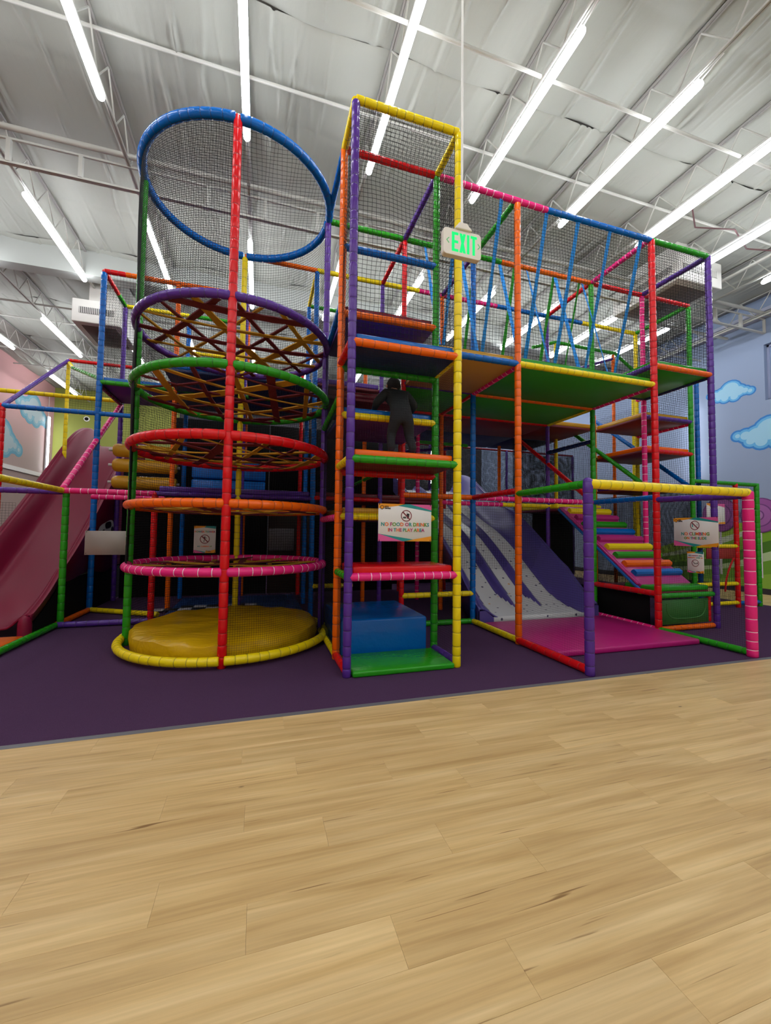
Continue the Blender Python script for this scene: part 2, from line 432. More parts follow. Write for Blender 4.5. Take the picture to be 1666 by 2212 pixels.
cloud(wall_l, 18.9, 5.9, 0.95, XL, 1, CLf)
cloud(wall_l, 17.0, 4.45, 1.0, XL, 1, CLf)
# hill bands and lollipops painted on the right wall
hills = [((150, 186, 52), 0.0), ((196, 206, 176), 0.28), ((120, 168, 36), 0.42), ((70, 118, 22), 0.72), ((180, 200, 150), 0.95), ((106, 156, 40), 1.12), ((140, 180, 60), 1.45)]
for i, (c, d) in enumerate(hills):
    b = MB(); n = 30; top_ = []
    for q in range(n + 1):
        yq = 2.0 + 9.0 * q / n
        zt = 1.78 - d + 0.42 * math.exp(-((yq - 5.6) / 1.6) ** 2) - 0.25 * max(0, (yq - 7.0)) * (1 - d * 0.35) + 0.05 * math.sin(yq * 1.7 + i)
        top_.append((yq, max(0.15, zt)))
    pts = top_ + [(11.0, 0.145), (2.0, 0.145)]
    xx = XR - 0.003 - 0.002 * i
    b.add([(xx, p[0], p[1]) for p in pts], [tuple(range(len(pts)))], mat('hill_%d' % i, c, rough=0.7)); b.obj('hill_mural', wall_r)
for (yc, zc, R_) in ((7.02, 1.96, 0.44), (7.95, 2.0, 0.46)):
    for i, (f_, c) in enumerate(((1.0, (110, 52, 116)), (0.94, (150, 78, 150)), (0.66, (112, 54, 120)), (0.6, (160, 92, 160)), (0.30, (112, 54, 120)), (0.24, (170, 110, 170)))):
        b = MB(); xx = XR - 0.022 - 0.002 * i
        pts = [(yc + 0.05 * (1 - f_) + R_ * f_ * math.cos(t * PI / 16), zc + R_ * f_ * math.sin(t * PI / 16)) for t in range(32)]
        b.add([(xx, *p) for p in pts], [tuple(range(32))], mat('lolly_%d' % i, c, rough=0.7)); b.obj('lollipop_mural', wall_r)
    b = MB(); b.box((XR - 0.02, yc - 0.03, 0.4), (XR - 0.018, yc + 0.03, zc - R_), mat('lolly_stick', (214, 206, 214))); b.obj('lollipop_stick_mural', wall_r)

# ---- ceiling
w = MB(); w.box((XL - 0.2, YF - 0.2, ZC), (XR + 0.2, YB + 0.2, ZC + 0.1), mat('roof_deck', (150, 148, 144)))
ceiling = struct(w.obj('ceiling'))
M_SHEET = mat('insulation_white', (158, 160, 152), rough=0.55, bump=0.25, bscale=5.0, bstretch=(2.2, 0.7, 1), spec=0.3)
JX = [-0.29 + 1.71 * i for i in range(-5, 8)]
def sheet_mesh(i, w_, l_):
    r = np.random.default_rng(100 + i); nx, ny = 92, 56
    xs = np.linspace(-w_ / 2, w_ / 2, nx); ys = np.linspace(-l_ / 2, l_ / 2, ny)
    X, Y = np.meshgrid(xs, ys); Z = -0.035 * (1 - (2 * X / w_) ** 2)
    ex = np.clip((w_ / 2 - np.abs(X)) / 0.12, 0, 1); ey = np.clip((l_ / 2 - np.abs(Y)) / 0.1, 0, 1)
    for q in range(13):
        c0 = r.uniform(-w_ / 2, w_ / 2); sl = r.uniform(-0.10, 0.10); am = r.uniform(0.014, 0.042); wd = r.uniform(0.013, 0.026)
        yc = r.uniform(-l_ / 2, l_ / 2); yl = r.uniform(0.25, 0.8)
        cx = c0 + sl * Y + 0.03 * np.sin(Y * r.uniform(2, 5) + r.uniform(0, 6))
        Z -= am * np.exp(-((X - cx) / wd) ** 2) * np.exp(-((Y - yc) / yl) ** 2) * ex
    for q in range(3):
        Z += 0.016 * np.sin(X * r.uniform(2, 7) + r.uniform(0, 6)) * np.sin(Y * r.uniform(1, 4) + r.uniform(0, 6)) * ex
    for ycut in np.linspace(-l_ / 2, l_ / 2, 3):
        Z += 0.02 * np.exp(-((Y - ycut) / 0.03) ** 2) * 1.0
    vs = np.stack([X, Y, Z], 2).reshape(-1, 3).tolist()
    fs = [(a * nx + b, a * nx + b + 1, (a + 1) * nx + b + 1, (a + 1) * nx + b) for a in range(ny - 1) for b in range(nx - 1)]
    me = bpy.data.meshes.new('insulation_sheet'); me.from_pydata(vs, [], fs); me.materials.append(M_SHEET)
    me.polygons.foreach_set('use_smooth', [True] * len(me.polygons)); me.update(); return me
SH_L = 2.65
sheets = [sheet_mesh(i, 1.69, SH_L) for i in range(7)]
for a in range(len(JX) - 1):
    for b in range(10):
        yc = YF + SH_L * (b + 0.5)
        link('insulation_sheet', sheets[(a * 3 + b * 5) % 7], ceiling, Matrix.Translation(((JX[a] + JX[a + 1]) / 2, yc, ZC - 0.06)) @ Matrix.Rotation(PI if (a + b) % 2 else 0, 4, 'Z'))
# open-web joists
jb = MB(); y0, y1 = YF, YB
for sx in (-0.014, 0.014):
    jb.box((sx - 0.012, y0, ZC - 0.10), (sx + 0.012, y1, ZC - 0.075), M_SHADOWGAP)
    jb.box((sx - 0.010, y0, 6.87), (sx + 0.010, y1, 6.90), M_STEEL)
yq = y0; k = 0
while yq < y1 - 0.3:
    za, zb = (6.89, ZC - 0.09) if k % 2 == 0 else (ZC - 0.09, 6.89)
    jb.bar((0, yq, za), (0, yq + 0.32, zb), 0.011, M_STEEL, 5); yq += 0.32; k += 1
joist_me = jb.mesh('joist')
for x in JX: link('joist', joist_me, ceiling, Matrix.Translation((x, 0, 0)))
# bridging lines between joists, running across
for yb_, zb_ in ((3.93, 6.93), (5.35, 7.30), (-1.5, 6.93), (12.0, 6.95), (13.6, 7.25), (15.2, 6.95), (17.4, 7.2), (1.0, 7.28)):
    b = MB(); b.bar((XL, yb_, zb_), (XR, yb_, zb_), 0.022, M_STEEL, 8); b.obj('bridging_rod', ceiling, smooth=True)
# girder across with a sprinkler main on top
b = MB(); b.box((XL, 6.79, 6.51), (XR, 6.85, 6.54), M_STEEL); b.box((XL, 6.80, 6.86), (XR, 6.83, 6.89), M_STEEL)
x = XL + 0.6
while x < XR: b.box((x, 6.78, 6.53), (x + 0.05, 6.84, 6.86), M_STEEL); x += 0.86
b.obj('girder', ceiling)
b = MB(); b.bar((XL, 6.68, 6.93), (XR, 6.68, 6.93), 0.04, M_STEEL, 10); b.obj('sprinkler_main', ceiling, smooth=True)
# bulkhead
b = MB(); b.box((XL, 10.05, 6.86), (XR, 10.35, ZC), mat('bulkhead_white', (170, 174, 170), rough=0.6)); struct(b.obj('trim_2'))

# ---- ceiling tube lights
M_TUBE = emit('led_tube', (0.93, 0.96, 1.0), TUBE_POWER)
M_HOUS = mat('light_housing', (220, 220, 220), rough=0.4)
lt = MB()
n = 10; L2 = 1.2
prof = [(0.026, 0.0), (0.042, 0.02), (0.046, 0.05), (0.046, 2 * L2 - 0.05), (0.042, 2 * L2 - 0.02), (0.026, 2 * L2)]
lt.lathe((0, -L2, 0), prof, M_TUBE, 12, 'y'); tube_me = lt.mesh('tube', True)
hb = MB(); hb.box((-0.012, -L2 + 0.03, 0.04), (0.012, L2 - 0.03, 0.075), M_HOUS); hous_me = hb.mesh('housing')
kb = MB(); kb.bar((0, -L2 + 0.1, 0.07), (0, -L2 + 0.1, 0.115), 0.008, M_HOUS, 6); hang_me = kb.mesh('hanger')
kb = MB(); kb.bar((0, L2 - 0.1, 0.07), (0, L2 - 0.1, 0.115), 0.008, M_HOUS, 6); hang2_me = kb.mesh('hanger')
kb = MB(); kb.bar((0.01, -L2 + 0.02, 0.05), (0.03, -L2 - 0.22, 0.11), 0.008, M_HOUS, 5); cab_me = kb.mesh('feed_cable')
ROWS = [(-4.4, 'row behind the viewer, farthest back'), (0.04, 'row just overhead of the viewer'), (4.48, 'front row'), (8.92, 'second row, before the bulkhead'), (13.55, 'row beyond the bulkhead'), (18.0, 'rearmost row by the lime wall')]
ORD = ['first', 'second', 'third', 'fourth', 'fifth', 'sixth', 'seventh', 'eighth', 'ninth', 'tenth', 'eleventh', 'twelfth']
for yr, rn in ROWS:
    q = 0
    for i, x in enumerate(JX):
        if x < XL + 0.5 or x > XR - 0.5: continue
        o = thing('tube_light', 'white ceiling tube light, %s, %s from the pink wall' % (rn, ORD[q]), 'ceiling light', (x, yr, 6.755), 'ceiling tube lights')
        for nm, me in (('tube', tube_me), ('housing', hous_me), ('hanger', hang_me), ('hanger', hang2_me), ('feed_cable', cab_me)): link(nm, me, o, WM[o.as_pointer()])
        q += 1
def wall_strip(loc, ln, rz, label):
    o = thing('strip_light', label, 'wall light', loc, 'vertical strip lights on the walls', rz); M = WM[o.as_pointer()]
    b = MB(); b.box((-0.05, 0.0, 0), (0.05, 0.05, ln), M_HOUS); b.obj('housing', o, M=M)
    b = MB(); b.lathe((0, 0.075, 0.02), [(0.02, 0), (0.032, 0.03), (0.032, ln - 0.07), (0.02, ln - 0.04)], M_TUBE, 10, 'z'); b.obj('tube', o, smooth=True, M=M)
    b = MB(); b.bar((0, 0.03, ln), (0, 0.03, ln + 1.0), 0.008, M_HOUS, 6); b.obj('cable', o, M=M)
wall_strip((XL + 0.03, 19.9, 3.62), 2.35, -PI / 2, 'vertical white strip light on the pink wall beside the lime corner')
wall_strip((8.87, YB, 4.05), 1.8, PI, 'vertical white strip light on the rear wall seen between orange and yellow posts')
wall_strip((XR - 0.03, 8.62, 3.05), 2.2, PI / 2, 'vertical white strip light on the lavender wall behind the blue post')

# ---- air units, pipes, camera dome
def air_unit(name, x0, x1, y0, y1, z0, z1, label):
    o = thing(name, label, 'air unit', ((x0 + x1) / 2, (y0 + y1) / 2, z0), 'ceiling air units')
    mw = mat('duct_white', (206, 204, 198), rough=0.5)
    bevel_box('body', (x0, y0, z0), (x1, y1, z1), mw, o, 0.02)
    b = MB(); b.box((x0 + 0.25, y0 + 0.2, z1), (x1 - 0.1, y1 - 0.1, ZC), mw); b.obj('duct', o)
    bevel_box('return_panel', (x0 + 0.14, y0 + 0.16, z0 - 0.012), (x1 - 0.14, y1 - 0.14, z0 + 0.01), mat('return_brown', (96, 80, 74), rough=0.7), o, 0.004, 1)
    for face in ('y', 'x'):
        b = MB()
        if face == 'y': b.box((x0 + 0.14, y0 - 0.006, z0 + 0.2), (x1 - 0.14, y0 + 0.01, z0 + 0.34), mat('louvre_dark', (70, 68, 66)))
        else: b.box((x0 - 0.006, y0 + 0.14, z0 + 0.2), (x0 + 0.01, y1 - 0.14, z0 + 0.34), mat('louvre_dark', (70, 68, 66)))
        g = b.obj('louvre', o)
        b = MB(); L = (x1 - x0 if face == 'y' else y1 - y0) - 0.28; nn = int(L / 0.035)
        for i in range(nn):
            t = 0.14 + L * (i + 0.5) / nn
            if face == 'y': b.box((x0 + t - 0.006, y0 - 0.012, z0 + 0.2), (x0 + t + 0.006, y0 - 0.004, z0 + 0.34), mw)
            else: b.box((x0 - 0.012, y0 + t - 0.006, z0 + 0.2), (x0 - 0.004, y0 + t + 0.006, z0 + 0.34), mw)
        b.obj('louvre_fins', g)
air_unit('air_unit', -4.05, -3.1, 10.42, 11.75, 5.98, 6.5, 'white ceiling air unit with brown underside left of the tall blue post')
air_unit('air_unit', 7.7, 8.9, 5.75, 7.3, 6.45, 6.98, 'white ceiling air unit behind the net at the top right tower')
def pipe(name, pts, r, m, label, cat='pipe', group=None):
    b = MB()
    for p, q in zip(pts[:-1], pts[1:]): b.bar(p, q, r, m, 8)
    o = b.obj(name, smooth=True); return tag(o, label, cat, group)
pipe('conduit', [(11.2, 2.0, 6.62), (11.2, 10.0, 6.62)], 0.02, M_STEEL, 'thin white pipe running high along the lavender wall')
pipe('conduit', [(8.6, 7.6, 6.72), (11.9, 7.6, 6.72)], 0.035, M_STEEL, 'thick white pipe crossing to the lavender wall behind the right tower')
pipe('conduit', [(9.2, 2.5, 6.80), (9.2, 9.9, 6.80)], 0.03, M_STEEL, 'white pipe under the joists just right of the purple corner post')
pipe('conduit', [(8.9, 8.3, 6.5), (10.4, 8.3, 6.55), (10.9, 8.3, 6.4), (11.9, 8.3, 6.4)], 0.02, M_STEEL, 'bent white conduit near the lavender wall cornice')
pipe('ceiling_cable', [(6.9, 4.9, 7.1), (7.4, 5.2, 7.0), (8.1, 5.0, 6.98), (8.9, 5.3, 7.0), (9.5, 5.1, 6.95)], 0.012, mat('cable_maroon', (96, 60, 64)), 'dark drooping cable strung between joists at upper right', 'cable')
o = thing('camera_dome', 'small dark camera dome high on the lime wall', 'camera', (-7.2, YB - 0.09, 6.1))
b = MB(); b.lathe((-7.2, YB - 0.06, 6.12), [(0.11, 0.0), (0.11, 0.05)], M_WHITE, 16, 'y'); b.obj('base', o, smooth=True)
b = MB(); b.lathe((-7.2, YB - 0.13, 6.12), [(0.02, 0), (0.055, 0.02), (0.075, 0.07)], M_BLACK, 16, 'y'); b.obj('dome', o, smooth=True)

#@@PLAY
# ================================================================== PLAY STRUCTURE
# ---- round tower of ring webs
rt = thing('round_climbing_tower', 'round climbing tower of coloured padded rings and strap webs with a red front post', 'climbing tower', (G(-1), J(1), 0))
RC = Vector((G(-1), J(1), 0)); RR = 1.2
tube(N(-1, 0, 0), N(-1, 0, 6.02), 'red', rt, 'post', 0.047)
tube(N(-2, 1, 0), N(-2, 1, 5.97), 'green', rt, 'post', 0.045)
tube(N(-1, 2, 0), N(-1, 2, 5.97), 'yellow', rt, 'post', 0.045)
tube(N(0, 1, 0), N(0, 1, 5.97), 'purple', rt, 'post', 0.045)
RINGS = [(6.0, 'blue'), (3.98, 'purple'), (3.22, 'green'), (2.45, 'red'), (1.72, 'orange'), (0.99, 'pink'), (0.085, 'yellow')]
for z, c in RINGS:
    rr = {'blue': 0.056, 'red': 0.056, 'yellow': 0.05}.get(c, 0.05)
    R_ = RR if z > 0.5 else RR + 0.05
    for h in range(4):
        a0 = -PI / 2 + h * PI / 2
        arc((RC.x, RC.y, z), R_, a0 + 0.02, a0 + PI / 2 - 0.02, c, rt, 'ring', rr)
def strap(p, q, col, parent, w=0.05, t=0.006, sag=0.03, seed=0, name='strap', up=Vector((0, 0, 1)), n=12, twist=0.35):
    rnd = random.Random(seed); p = Vector(p); q = Vector(q); d = (q - p); L = d.length; d.normalize()
    s0 = d.cross(up).normalized(); V = []; Fc = []
    tw0 = rnd.uniform(-twist, twist); tw1 = rnd.uniform(-twist, twist); ph = rnd.uniform(0, 6)
    for i in range(n + 1):
        f_ = i / n; c = p + d * (L * f_) - up * sag * 4 * f_ * (1 - f_)
        a = tw0 + (tw1 - tw0) * f_ + 0.25 * twist * math.sin(f_ * 17 + ph)
        s_ = s0 * math.cos(a) + up * math.sin(a); u_ = d.cross(s_).normalized()
        ww = w * (1 + 0.12 * math.sin(f_ * 40 + ph))
        for e1, e2 in ((-1, -1), (1, -1), (1, 1), (-1, 1)): V.append(c + s_ * ww / 2 * e1 + u_ * t / 2 * e2)
    for i in range(n):
        b = i * 4
        for k in range(4): Fc.append((b + k, b + (k + 1) % 4, b + 4 + (k + 1) % 4, b + 4 + k))
    Fc += [(3, 2, 1, 0), (n * 4, n * 4 + 1, n * 4 + 2, n * 4 + 3)]
    b = MB(); b.add(V, Fc, strapmat(col)); return b.obj(name, parent)
for ri, (z, c) in enumerate(RINGS[1:6]):
    for di, ang in enumerate((0.08, 1.12, 2.15)):
        ang += ri * 0.37
        dv = Vector((math.cos(ang), math.sin(ang), 0)); nv = Vector((-dv.y, dv.x, 0))
        for oi, off in enumerate((-0.92, -0.5, -0.1, 0.32, 0.74)):
            h = math.sqrt(RR * RR - off * off) - 0.02
            pz = z - 0.01 + 0.012 * (di - 1)
            a = RC + nv * off - dv * h + Vector((0, 0, pz)); b_ = RC + nv * off + dv * h + Vector((0, 0, pz))
            strap(a, b_, 'maroon' if (oi + di) % 2 == 0 else 'mustard', rt, 0.095 if (oi + di + ri) % 3 == 0 else 0.058, 0.014, 0.02 + 0.015 * ((oi * 7 + di * 3 + ri) % 3), seed=ri * 100 + di * 10 + oi)
def cyl_net(a0, a1, z0, z1, cell, thread, R_=RR):
    U = abs(a1 - a0) * R_
    return net(lambda u, v, w: np.stack([RC.x + (R_ + w) * np.cos(a0 + (a1 - a0) * u / U), RC.y + (R_ + w) * np.sin(a0 + (a1 - a0) * u / U), z0 + v], 1), U, z1 - z0, cell, thread, rt, 'net', 0.008)
cyl_net(PI, PI / 2, 0.1, 5.97, 0.033, 0.0042)
cyl_net(PI, PI + 0.42, 1.02, 3.95, 0.022, 0.0075)
cyl_net(PI / 2, 0, 0.1, 5.97, 0.043, 0.0042)
cyl_net(PI, 1.5 * PI, 4.0, 5.97, 0.028, 0.0042)
cyl_net(1.5 * PI, 2 * PI, 0.12, 0.97, 0.024, 0.0022)
# flat net lid across the top ring
lv = []; lf_ = []
def cord(P, th, V, Fc):
    P = np.array(P); d = np.gradient(P, axis=0); d /= np.linalg.norm(d, axis=1)[:, None]
    a = np.cross(d, np.array([0.31, 0.47, 0.83])); a /= np.linalg.norm(a, axis=1)[:, None]; b = np.cross(d, a); o = len(V)
    for i in range(len(P)):
        for x in (0, 2.094, 4.189): V.append(tuple(P[i] + th / 2 * (a[i] * math.cos(x) + b[i] * math.sin(x))))
    for i in range(len(P) - 1):
        q = o + i * 3; Fc += [(q, q + 1, q + 4, q + 3), (q + 1, q + 2, q + 5, q + 4), (q + 2, q, q + 3, q + 5)]
for ax in (0, 1):
    for i in range(-23, 24):
        off = i * 0.05; h = RR * RR - off * off
        if h <= 0.01: continue
        h = math.sqrt(h); t = np.linspace(-h, h, 14); sagz = 6.0 - 0.16 * (1 - (t ** 2 + off ** 2) / RR ** 2)
        wob = 0.012 * np.sin(t * 5 + i)
        pts = np.stack([RC.x + (t if ax == 0 else off + wob), RC.y + (off + wob if ax == 0 else t), sagz], 1); cord(pts, 0.0036, lv, lf_)
b = MB(); b.add(lv, lf_, M_NET); b.obj('net_lid', rt, fix=False)
# round mat
def round_mat():
    b = MB(); n = 72; rings = [(0.0, 0.26), (0.35, 0.265), (0.7, 0.262), (0.95, 0.255), (1.08, 0.24), (1.125, 0.21), (1.135, 0.12), (1.12, 0.02)]
    V = []; Fc = []
    for k, (r, z) in enumerate(rings):
        for i in range(n):
            t = 2 * PI * i / n
            wz = 0.0 if k == 0 else 0.012 * math.sin(7 * t + k) * (1 if k < 6 else 0) + 0.008 * math.sin(3 * r * math.cos(t) * 6 + 2)
            wr = 0.012 * math.sin(23 * t + 1.3 * k) if 4 < k < 7 else 0
            V.append((RC.x + (r + wr) * math.cos(t), RC.y + (r + wr) * math.sin(t), z + wz))
    for k in range(len(rings) - 1):
        for i in range(n): Fc.append((k * n + i, k * n + (i + 1) % n, (k + 1) * n + (i + 1) % n, (k + 1) * n + i))
    b.add(V, Fc, mat('mat_gold', (206, 164, 10), rough=0.25, bump=1.0, bscale=6.5, bstretch=(0.6, 2.2, 1), coat=0.1, spec=0.4)); return b.obj('landing_mat', smooth=True, fix=True)
tag(round_mat(), 'round wrinkled golden mat on the floor inside the round tower', 'mat')

# ---- square step tower
st = thing('step_tower', 'tall square step tower with purple and yellow front posts left of the exit sign', 'climbing tower', (G(0.5), J(-0.25), 0))
post(0, -.5, 0, 5.965, 'purple', st); post(1, -.5, 0, 5.965, 'yellow', st, 0.045); post(0, 0, 0, 6.0, 'orange', st); post(1, 0, 0, 6.0, 'green', st)
for a, b_, c in (((0, -.5, 6), (1, -.5, 6), 'yellow'), ((0, -.5, 6), (0, 0, 6), 'yellow'), ((1, -.5, 6), (1, 0, 6), 'yellow'), ((0, 0, 6), (1, 0, 6), 'red'),
                 ((0, -.5, 3.39), (1, -.5, 3.39), 'orange'), ((0, -.5, 2.18), (1, -.5, 2.18), 'green'), ((0, -.5, .98), (1, -.5, .98), 'pink'),
                 ((0, -.5, 3.39), (0, 0, 3.39), 'red'), ((0, -.5, 2.18), (0, 0, 2.18), 'yellow'), ((0, -.5, .98), (0, 0, .98), 'green'), ((0, -.5, .05), (0, 0, .05), 'red'),
                 ((1, -.5, 3.39), (1, 0, 3.39), 'yellow'), ((1, -.5, .05), (1, 0, .05), 'purple'),
                 ((0, 0, 2.79), (1, 0, 2.79), 'yellow'), ((0, 0, 1.61), (1, 0, 1.61), 'yellow'), ((0, 0, 4.0), (1, 0, 4.0), 'orange'), ((0, 0, 4.8), (1, 0, 4.8), 'blue'),
                 ((0, 0, 3.34), (1, 0, 3.34), 'green'), ((0, 0, 2.12), (1, 0, 2.12), 'red'),
                 ((0, 0, 6), (0, 1, 6), 'blue'), ((0, 0, 4.1), (0, 1, 4.0), 'blue'), ((0, 0, 3.0), (0, 1, 2.9), 'green'), ((0, 0, 1.6), (0, 1, 1.6), 'pink'), ((0, 0, .05), (0, 1, .05), 'yellow')):
    rail(a, b_, c, st)
deck(0, 1, -.5, 0, 3.39, 'blue', 'navy', st); deck(0, 1, -.5, 0, 2.18, 'orange', 'maroon', st); deck(0, 1, -.5, 0, .98, 'red', 'maroon', st)
deck(0, 1, 0, 1, 4.0, 'maroon', 'purple', st); deck(0, 1, 0, 1, 2.79, 'blue', 'purple', st); deck(0, 1, 0, 1, 1.61, 'mustard', 'maroon', st)
X0, X1, Y0, Y1 = G(0), G(1), J(-.5), J(0)
flat_net((X0, Y0, 3.5), (X1 - X0, 0, 0), (0, 0, 2.46), st); flat_net((X0, Y0, 3.5), (0, Y1 - Y0, 0), (0, 0, 2.46), st); flat_net((X1, Y0, 3.5), (0, Y1 - Y0, 0), (0, 0, 2.46), st)
flat_net((X0, Y0, 6.0), (X1 - X0, 0, 0), (0, Y1 - Y0, 0), st)
for z0, z1 in ((1.09, 2.14), (2.3, 3.34)):
    flat_net((X0, Y0, z0), (X1 - X0, 0, 0), (0, 0, z1 - z0), st, 0.026, 0.0015, 'net', 0.004)
flat_net((X0, Y0, 0.1), (0, Y1 - Y0, 0), (0, 0, 3.2), st, 0.026, 0.0020, 'net', 0.004)
flat_net((X1, Y0, 0.1), (0, Y1 - Y0, 0), (0, 0, 3.2), st, 0.026, 0.0016, 'net', 0.004)
flat_net((X0, Y1, 0.1), (0, 1.2, 0), (0, 0, 3.8), st, 0.026, 0.0028, 'net', 0.004)
tag(bevel_box('floor_mat', (X0 + .05, Y0 - 0.06, 0.003), (X1 - .05, Y1 - .05, 0.06), vinyl('green'), None, 0.016), 'bright green entry mat between the purple and yellow tower posts', 'mat')
tag(bevel_box('foam_block', (X0 + .05, Y1 - 0.02, 0.003), (X1 - .1, J(1) - .05, 0.43), vinyl('blue'), None, 0.03, 3), 'big glossy blue foam step block behind the green mat', 'foam block')

# ---- bridge with hanging straps
br = thing('strap_bridge', 'raised netted bridge with hanging blue straps over the purple slide', 'walkway', (G(2.5), J(1), 0))
post(2, 0, 0, 5.94, 'orange', br); post(4, 0, 0, 5.97, 'red', br, 0.048); post(2, 1, 0, 5.97, 'blue', br); post(4, 1, 0, 5.97, 'green', br)
post(1, 1, 0, 5.97, 'red', br, 0.04); post(1, 2, 0, 5.97, 'purple', br, 0.04); post(2, 2, 0, 5.97, 'orange', br, 0.04); post(4, 2, 0, 5.97, 'purple', br, 0.04); tube((5.68, 8.85, 0), (5.68, 8.85, 3.6), 'orange', br, 'post', 0.04)
for a, b_, c in (((1, 0, 6), (2.404, 0, 5.97), 'pink'), ((2.404, 0, 5.97), (4, 0, 5.97), 'blue'),
                 ((0, 1, 6), (1, 1, 6), 'green'), ((1, 1, 6), (2.43, 1, 6), 'green'), ((2.43, 1, 6), (4, 1, 6), 'orange'),
                 ((0, 2, 6), (1.6, 2, 6), 'yellow'), ((1.6, 2, 6), (3, 2, 6), 'pink'), ((3, 2, 6), (4.75, 2, 6), 'blue'), ((4.75, 2, 6), (6, 2, 6), 'yellow'),
                 ((1, 0, 6), (1, 1, 6), 'purple'), ((1, 1, 6), (1, 2, 6), 'red'), ((2, 0, 6), (2, 1, 6), 'green'), ((2, 1, 6), (2, 2, 6), 'purple'), ((4, 0, 6), (4, 1, 6), 'pink'), ((4, 1, 6), (4, 2, 6), 'red'),
                 ((1, 0, 3.71), (2, 0, 3.71), 'blue'), ((2, 0, 3.71), (4, 0, 3.71), 'yellow'), ((2, 1, 3.69), (4, 1, 3.69), 'orange'), ((1, 1, 3.71), (2, 1, 3.71), 'purple'), ((1, 2, 3.69), (4, 2, 3.69), 'red'),
                 ((2, 0, 3.69), (2, 1, 3.69), 'pink'), ((2, 1, 3.69), (2, 2, 3.69), 'red'), ((4, 0, 3.69), (4, 1, 3.69), 'pink'), ((4, 1, 3.69), (4, 2, 3.69), 'yellow'),
                 ((2, 0, 2), (2, 1, 2), 'red'), ((2, 0, .05), (2, 1, .05), 'yellow'), ((1, 1, 2), (2, 1, 2), 'orange'), ((2, 1, 2), (4, 1, 2), 'pink'), ((2, 2, 2), (3.1, 2, 2), 'pink'), ((3.1, 2, 2), (4.1, 2, 2), 'yellow'),
                 ((1, 1, .48), (2, 1, .48), 'yellow'), ((1, 1, .05), (2, 1, .05), 'green'),
                 ((4, 1, 2.0), (4, 3, 3.75), 'red'), ((5, 1, 2.35), (5, 3, 4.2), 'green'), ((6, 1, 2.35), (6, 3, 4.3), 'blue')):
    rail(a, b_, c, br)
deck(1, 2, 0, 1, 3.71, 'mustard', 'tan', br); deck(2, 4, 0, 1, 3.71, 'green', 'green', br); deck(2, 4, 1, 2, 3.71, 'green', 'green', br); deck(1, 2, 1, 2, 3.71, 'green', 'green', br)
for i, x in enumerate((2.4, 3.02, 3.75, 4.29, 4.87, 5.46)):
    strap((x, J(0), 5.95), (x + 0.02, J(.5), 3.83), 'sky', br, 0.055, 0.006, 0.0, 500 + i, 'hanging_strap', Vector((0, 1, 0)), 10, 0.5)
    strap((x + .01, J(1), 5.95), (x + 0.03, J(.5), 3.83), 'sky', br, 0.055, 0.006, 0.0, 520 + i, 'hanging_strap', Vector((0, 1, 0)), 10, 0.5)
for i, x in enumerate((3.3, 4.05, 4.85, 5.4)):
    strap((x, J(1), 5.95), (x + 0.02, J(1.5), 3.83), 'green', br, 0.055, 0.006, 0.0, 540 + i, 'hanging_strap', Vector((0, 1, 0)), 10, 0.5)
flat_net((G(1), J(0), 3.8), (1.2, 0, 0), (0, 0, 2.17), br); flat_net((G(2), J(0), 3.8), (2.4, 0, 0), (0, 0, 2.15), br)
flat_net((G(1), J(0), 6.0), (3.6, 0, 0), (0, 1.2, 0), br, 0.055, 0.003); flat_net((G(1), J(2), 3.8), (3.6, 0, 0), (0, 0, 2.2), br, 0.05, 0.0034)
flat_net((G(2), J(2), 0.1), (2.4, 0, 0), (0, 0, 1.85), br, 0.05, 0.003)

# ---- right net tower
dt = thing('net_tower', 'netted corner tower with tall purple right post and orange deck rail', 'climbing tower', (G(5), J(.5), 0))
post(5, 0, 0, 5.97, 'purple', dt, 0.046); post(5, 1, 0, 5.97, 'pink', dt); post(6, 1, 0, 5.97, 'green', dt); post(6, 2, 0, 5.97, 'yellow', dt); post(5, 2, 0, 4.0, 'orange', dt, 0.04); post(6, 3, 0, 4.3, 'yellow', dt, 0.04); post(5, 3, 0, 4.2, 'orange', dt, 0.04)
tube((8.36, 5.93, 0), (8.36, 5.93, 4.55), 'blue', dt, 'post', 0.042)
for a, b_, c in (((4, 0, 5.97), (5, 0, 5.97), 'green'), ((5, 0, 5.97), (5, 1, 6), 'purple'), ((4, 1, 6), (5, 1, 6), 'red'), ((5, 1, 6), (6, 1, 6), 'red'), ((6, 1, 6), (6, 2, 6), 'green'),
                 ((4, 0, 4.01), (5, 0, 4.01), 'orange'), ((4, 0, 4.01), (4, 1, 4.01), 'purple'), ((5, 0, 3.99), (5, 1, 3.99), 'navy'), ((4, 1, 4.0), (5, 1, 4.0), 'navy'),
                 ((5, 1, 3.66), (6, 1, 3.66), 'purple'), ((6, 1, 3.63), (6, 2, 3.63), 'pink'), ((6, 1, 4.45), (6, 2, 4.45), 'pink'), ((5, 1, 3.02), (6, 1, 3.02), 'red'), ((5, 1, 2.33), (6, 1, 2.33), 'purple'),
                 ((5, 2, 3.05), (6, 2, 3.05), 'green'), ((4, 2, 2.4), (5, 2, 2.4), 'orange'), ((4, 1, 3.1), (4, 2, 3.1), 'navy')):
    rail(a, b_, c, dt)
deck(4, 5, 0, 1, 4.01, 'green', 'green', dt); deck(5, 6, 1, 2, 3.66, 'mustard', 'maroon', dt); deck(5, 6, 1, 2, 3.02, 'orange', 'maroon', dt); deck(5, 6, 1, 2, 2.33, 'purple', 'maroon', dt)
deck(4, 5, 2, 3, 3.7, 'mustard', 'maroon', dt); deck(4, 5, 3, 4, 3.7, 'maroon', 'navy', dt)  # rear decks added to keep the space below them dark
